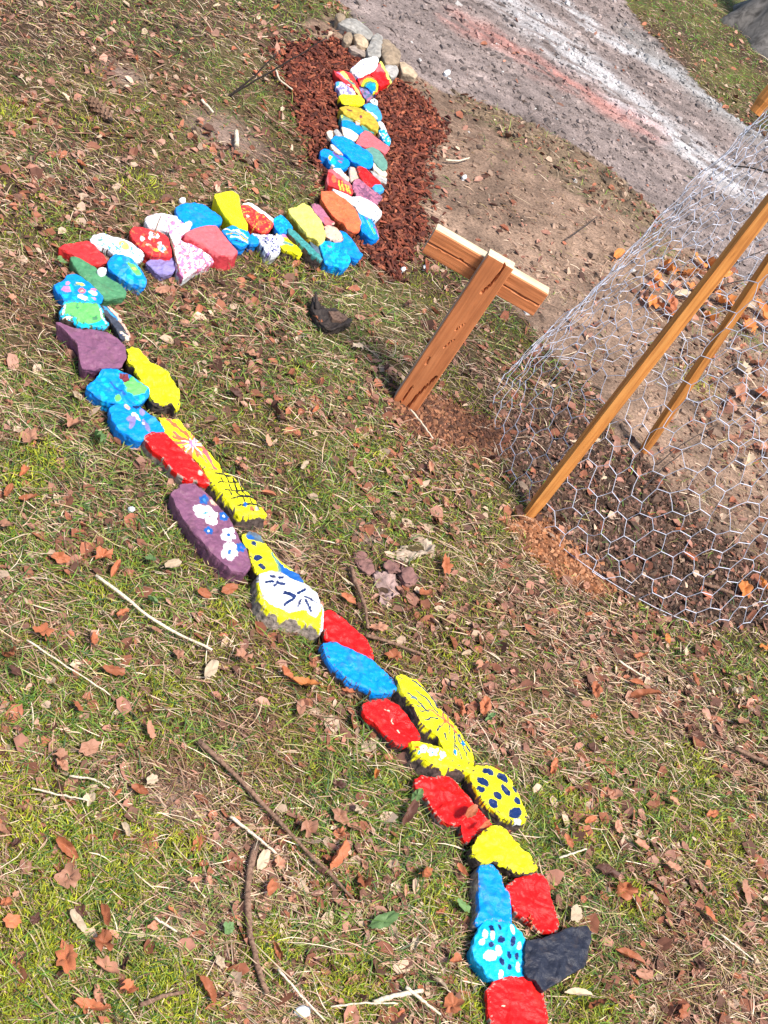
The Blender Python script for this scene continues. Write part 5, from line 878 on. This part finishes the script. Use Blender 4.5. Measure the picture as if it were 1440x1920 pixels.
Z_inner = gz([(1195, 520), (1260, 480), (1440, 520), (1560, 700), (1560, 960), (1440, 920), (1330, 860), (1270, 700), (1215, 600)])
Z_top = gz([(1180, -150), (1195, 10), (1260, 70), (1340, 130), (1400, 190), (1500, 250), (2100, 600), (2100, -100), (1500, -150)])
# dry stalks and dead grass
P = scatter(215000); d, lawn, gr, ms, bare, mt, top = fields(P); x, y = P[:, 0], P[:, 1]
keep = np.where(lawn, .92-.40*ms.clip(0, 1)-.35*bare-.22*gr, 0); keep = np.where(d['strip'], .35, keep); keep = np.where(d['bank'] & ~d['strip'], .06+.30*(vnoise(x*5, y*5) > .55), keep); keep = np.where(inpoly(x, y, Z_inner), .45, keep); keep = np.where(d['soil'], .12, keep); keep = np.where(d['road'] & ~d['strip'], .0, keep); keep = np.where(d['dust'], .06, keep); keep = np.where(d['mulch'], .02, keep)
k = (bulk.random(len(P)) < keep) & free(x, y, 1.0); P = P[k]; n = len(P)
hd = np.where(bulk.random(n) < .55, bulk.normal(0.15, .55, n)+math.pi*bulk.integers(0, 2, n), bulk.uniform(0, 6.283, n))
L = bulk.gamma(4, .0085, n).clip(.010, .09); w = bulk.uniform(.0010, .0023, n)
palD = [(.54, .36, .235), (.42, .25, .165), (.60, .43, .30), (.28, .145, .09), (.34, .26, .10), (.46, .275, .19), (.17, .085, .052), (.70, .55, .39), (.36, .175, .115), (.30, .26, .08)]
brn = fbm(P[:, 0]*2.1+50, P[:, 1]*2.1+9, 3); tone = np.where(((brn > .52) & (bulk.random(n) < .65))[:, None], np.array([.58, .48, .42]), np.array([1.0, 1.0, 1.0]))
V, F, c = blades(P, hd, L, w, np.abs(bulk.normal(0, .22, n)), bulk.uniform(.1, 1.0, n), bulk.normal(0, .5, n), pick(palD, n, .25)*tone, z0=bulk.uniform(0, .010, n))
link('dry_grass', np_mesh('dry_grass', V, F, c), M_blade, kind='stuff')
# longer straws lying loose on top
P = scatter(5200); d, lawn, gr, ms, bare, mt, top = fields(P); x, y = P[:, 0], P[:, 1]
k = (bulk.random(len(P)) < np.where(lawn, .85, np.where(d['bank'] & ~d['road'], .25, 0))) & free(x, y, 1.02); P = P[k]; n = len(P)
hd = np.where(bulk.random(n) < .5, bulk.normal(0.15, .5, n)+math.pi*bulk.integers(0, 2, n), bulk.uniform(0, 6.283, n))
V, F, c = blades(P, hd, bulk.gamma(5, .013, n).clip(.03, .13), bulk.uniform(.0013, .0026, n), np.abs(bulk.normal(0, .12, n)), bulk.uniform(.0, .5, n), bulk.normal(0, .6, n), pick([(.62, .47, .31), (.54, .38, .25), (.46, .29, .19), (.72, .58, .41), (.32, .19, .12), (.42, .34, .14)], n), z0=bulk.uniform(.006, .016, n))
link('loose_straw', np_mesh('loose_straw', V, F, c), M_blade, kind='stuff')
# green grass
P = scatter(190000); d, lawn, gr, ms, bare, mt, top = fields(P); x, y = P[:, 0], P[:, 1]
keep = np.where(lawn, .16+.80*gr, 0)*(1-.8*bare)*(1-.6*mt); keep = np.where(d['strip'], .30*(vnoise(x*9, y*9) > .5), keep); keep = np.where(d['bank'] & ~d['strip'], .05*(vnoise(x*6, y*6) > .6), keep); keep = np.where(d['soil'], .06, keep); keep = np.where(top, .95, keep)
keep = np.where(d['road'] & ~top & ~d['strip'], 0, keep)
sg = spotv(x, y, S_green); keep = np.where(~d['mulch'] & ~d['road'], np.maximum(keep, sg*.9), keep)
k = (bulk.random(len(P)) < keep) & free(x, y, 1.0); P = P[k]; n = len(P); gg = sg[k]; tp = top[k]
hd = bulk.uniform(0, 6.283, n); L = bulk.gamma(4, .0072, n).clip(.010, .060)*(1+.25*gg); w = bulk.uniform(.0013, .0028, n)
c = pick([(.10, .20, .025), (.15, .26, .03), (.06, .13, .025), (.24, .31, .045), (.06, .11, .04), (.28, .31, .09)], n)
c = np.where(tp[:, None], c*np.array([.75, 1.15, .6]), c)
V, F, c = blades(P, hd, L, w, bulk.uniform(.05, 1.0, n), bulk.uniform(.3, 1.8, n), bulk.normal(0, .4, n), c)
link('green_grass', np_mesh('green_grass', V, F, c), M_blade, kind='stuff')
# moss
P = scatter(260000); d, lawn, gr, ms, bare, mt, top = fields(P); x, y = P[:, 0], P[:, 1]
keep = np.where(lawn, .12+.95*ms.clip(0, 1), 0)*(1-.8*bare)*(1-.5*mt); keep = np.where(d['bank'] & ~d['road'], spotv(x, y, S_moss)*.8, keep); keep = np.where(top, .3, keep)
k = (bulk.random(len(P)) < keep) & free(x, y, 1.0); P = P[k]; n = len(P); sm = spotv(P[:, 0], P[:, 1], S_moss)
L = bulk.uniform(.007, .017, n)*(1+.5*sm.clip(0, 1)); w = bulk.uniform(.0016, .0034, n)
c = pick([(.36, .38, .02), (.27, .31, .02), (.21, .22, .02), (.44, .43, .04), (.16, .18, .02)], n)*(.8+.35*sm.clip(0, 1))[:, None]
V, F, c = blades(P, bulk.uniform(0, 6.283, n), L, w, bulk.uniform(.3, 1.4, n), bulk.uniform(-.3, 1.0, n), bulk.normal(0, .6, n), c, segs=2, z0=(.006*sm.clip(0, 1)))
link('moss', np_mesh('moss', V, F, c), M_blade, kind='stuff')
# small broken leaves
P = scatter(42000); d, lawn, gr, ms, bare, mt, top = fields(P); x, y = P[:, 0], P[:, 1]
keep = np.where(lawn, .10+1.1*np.clip(fbm(x*5+4, y*5, 3)-.38, 0, 1)*3+.35*mt, 0); keep = np.where(d['strip'], .7, keep); keep = np.where(d['bank'] & ~d['strip'], .06+.35*(vnoise(x*4, y*4) > .6), keep); keep = np.where(d['soil'], .4, keep); keep = np.where(d['road'] & ~d['strip'], .03, keep); keep = np.where(d['dust'], .12, keep); keep = np.where(top, .15, keep)
inn = inpoly(x, y, Z_inner); keep = np.where(inn, .8, keep)
kg_ = (linedist(x, y, gz([(1230, 50), (1290, 110), (1360, 165), (1410, 230)])) < .16); keep = np.where(kg_, .85, keep)
k = (bulk.random(len(P)) < keep) & free(x, y, 1.0); P = P[k]; n = len(P)
sz = bulk.gamma(3, .0030, n).clip(.004, .024); asp = bulk.uniform(.35, .9, n); hd = bulk.uniform(0, 6.283, n); lift = bulk.uniform(.002, .009, n)
u = np.c_[np.cos(hd), np.sin(hd), bulk.normal(0, .35, n)]; v_ = np.c_[-np.sin(hd), np.cos(hd), bulk.normal(0, .45, n)]; fold = bulk.uniform(-.1, .6, n)
c0_ = P+np.c_[np.zeros(n), np.zeros(n), lift]
def pt(a, b, h): return c0_+u*(a*sz)[:, None]+v_*(b*sz*asp)[:, None]+np.c_[np.zeros(n), np.zeros(n), h*fold*sz]
V = np.stack([pt(-1, 0, 0), pt(-.35, -.9+.2*bulk.random(n), .8), pt(.45, -.65-.4*bulk.random(n), .9), pt(1, 0+.2*bulk.random(n), .3), pt(.4, .7+.4*bulk.random(n), .9), pt(-.4, .75, .8), pt(0, 0, -.1)], 1).reshape(-1, 3)
b_ = np.arange(n)*7; F = np.vstack([np.stack([b_+i_, b_+(i_+1) % 6, b_+6], -1) for i_ in range(6)])
c = pick([(.28, .095, .05), (.33, .15, .10), (.20, .075, .042), (.38, .20, .14), (.10, .042, .026), (.46, .32, .22), (.32, .115, .06), (.30, .14, .095), (.15, .07, .045)], n)
link('leaf_litter', np_mesh('leaf_litter', V, F, np.repeat(c, 7, axis=0)), M_litter, kind='stuff')
# solids: chips, gravel, crumbs
def boxes(P, hd, sx, sy, sz_, tx, ty, cols, taper=.75):
    n = len(P); u = np.c_[np.cos(hd), np.sin(hd), tx]; v_ = np.c_[-np.sin(hd), np.cos(hd), ty]; w_ = np.cross(u, v_)
    C8 = [(-1, -1, -1), (1, -taper, -1), (1, taper, -1), (-1, 1, -1), (-taper, -.8, 1), (taper, -.6, 1), (taper, .7, 1), (-taper, .8, 1)]
    V = np.stack([P+u*(a*sx*.5)[:, None]+v_*(b*sy*.5)[:, None]+w_*(c_*sz_*.5)[:, None]+bulk.normal(0, 1, (n, 3))*(sy*.10)[:, None] for a, b, c_ in C8], 1).reshape(-1, 3)
    q = np.arange(n)*8; F = np.vstack([np.stack([q+a for a in f], -1) for f in ((0, 3, 2, 1), (4, 5, 6, 7), (0, 1, 5, 4), (1, 2, 6, 5), (2, 3, 7, 6), (3, 0, 4, 7))])
    return V, F, np.repeat(cols, 8, axis=0)
mb = np.vstack([Z_mulch.min(0), Z_mulch.max(0)]); n0 = 26000
x = bulk.uniform(mb[0, 0]-.15, mb[1, 0]+.15, n0); y = bulk.uniform(mb[0, 1]-.15, mb[1, 1]+.15, n0); d = zones(x, y, .07); k = d['mulch'] & free(x, y, .97)
stray = inpoly(x+bulk.normal(0, .06, n0), y+bulk.normal(0, .06, n0), Z_mulch) & (bulk.random(n0) < .35) & free(x, y, 1.05); k = k | stray
x = x[k]; y = y[k]; n = len(x); P = np.c_[x, y, hgt(x, y)+bulk.uniform(.002, .020, n)]
V, F, c = boxes(P, bulk.uniform(0, 6.283, n), bulk.gamma(6, .0042, n).clip(.010, .055), bulk.uniform(.005, .012, n), bulk.uniform(.002, .006, n), bulk.normal(0, .35, n), bulk.normal(0, .45, n), pick([(.15, .035, .017), (.11, .026, .014), (.21, .050, .024), (.06, .015, .009), (.17, .052, .03), (.27, .082, .04), (.09, .022, .013)], n))
link('bark_chips', np_mesh('bark_chips', V, F, c), M_mulch, kind='stuff')
x = bulk.uniform(-2.6, 3.2, 70000); y = bulk.uniform(2.6, 9.8, 70000); a, b = topx(np.c_[x, y, hgt(x, y)]); k = (a > -60) & (a < 1600) & (b > -160) & (b < 1250); x = x[k]; y = y[k]; d = zones(x, y)
k = (d['road'] & (bulk.random(len(x)) < .95)) | (d['bank'] & (bulk.random(len(x)) < .40)) | (d['soil'] & (bulk.random(len(x)) < .35)); k &= ~d['mulch'] & free(x, y, 1.0); x = x[k]; y = y[k]; n = len(x); dd = {q: v_[k] for q, v_ in d.items()}
gcx = ground_colour(x, y, dd); s_ = bulk.gamma(3, .0030, n).clip(.003, .032); P = np.c_[x, y, hgt(x, y)+s_*.15]
c = gcx*bulk.uniform(.5, 1.45, (n, 1)); wht = bulk.random(n) < .008; c[wht] = (.42, .39, .36)
V, F, c = boxes(P, bulk.uniform(0, 6.283, n), s_*1.5, s_, s_*.5, bulk.normal(0, .25, n), bulk.normal(0, .25, n), c, .7)
link('gravel', np_mesh('gravel', V, F, c), M_grit, kind='stuff')
xs = []; 
for Zp_, cc_, nn_ in ((Z_dust[0], [(.20, .08, .04), (.12, .05, .028), (.27, .12, .06), (.08, .035, .02)], 14000), (Z_dust[1], [(.28, .11, .045), (.18, .07, .03), (.36, .17, .085)], 11000), (Z_soil, [(.09, .05, .035), (.05, .03, .02), (.15, .09, .06), (.20, .10, .07)], 16000)):
    mn = Zp_.min(0)-.05; mx = Zp_.max(0)+.05; x = bulk.uniform(mn[0], mx[0], nn_); y = bulk.uniform(mn[1], mx[1], nn_); k = inpoly(x+bulk.normal(0, .02, nn_), y+bulk.normal(0, .02, nn_), Zp_); x = x[k]; y = y[k]; n = len(x)
    s_ = bulk.gamma(3, .0016, n).clip(.002, .012); xs.append((np.c_[x, y, hgt(x, y)+s_*.3], s_, pick(cc_, n)))
P = np.vstack([q[0] for q in xs]); s_ = np.concatenate([q[1] for q in xs]); c = np.vstack([q[2] for q in xs]); n = len(P)
V, F, c = boxes(P, bulk.uniform(0, 6.283, n), s_*1.3, s_, s_*.8, bulk.normal(0, .4, n), bulk.normal(0, .4, n), c, .7)
link('soil_crumbs', np_mesh('soil_crumbs', V, F, c), M_grit, kind='stuff')
print('leaves', n_leaf, 'objects', len(bpy.data.objects))
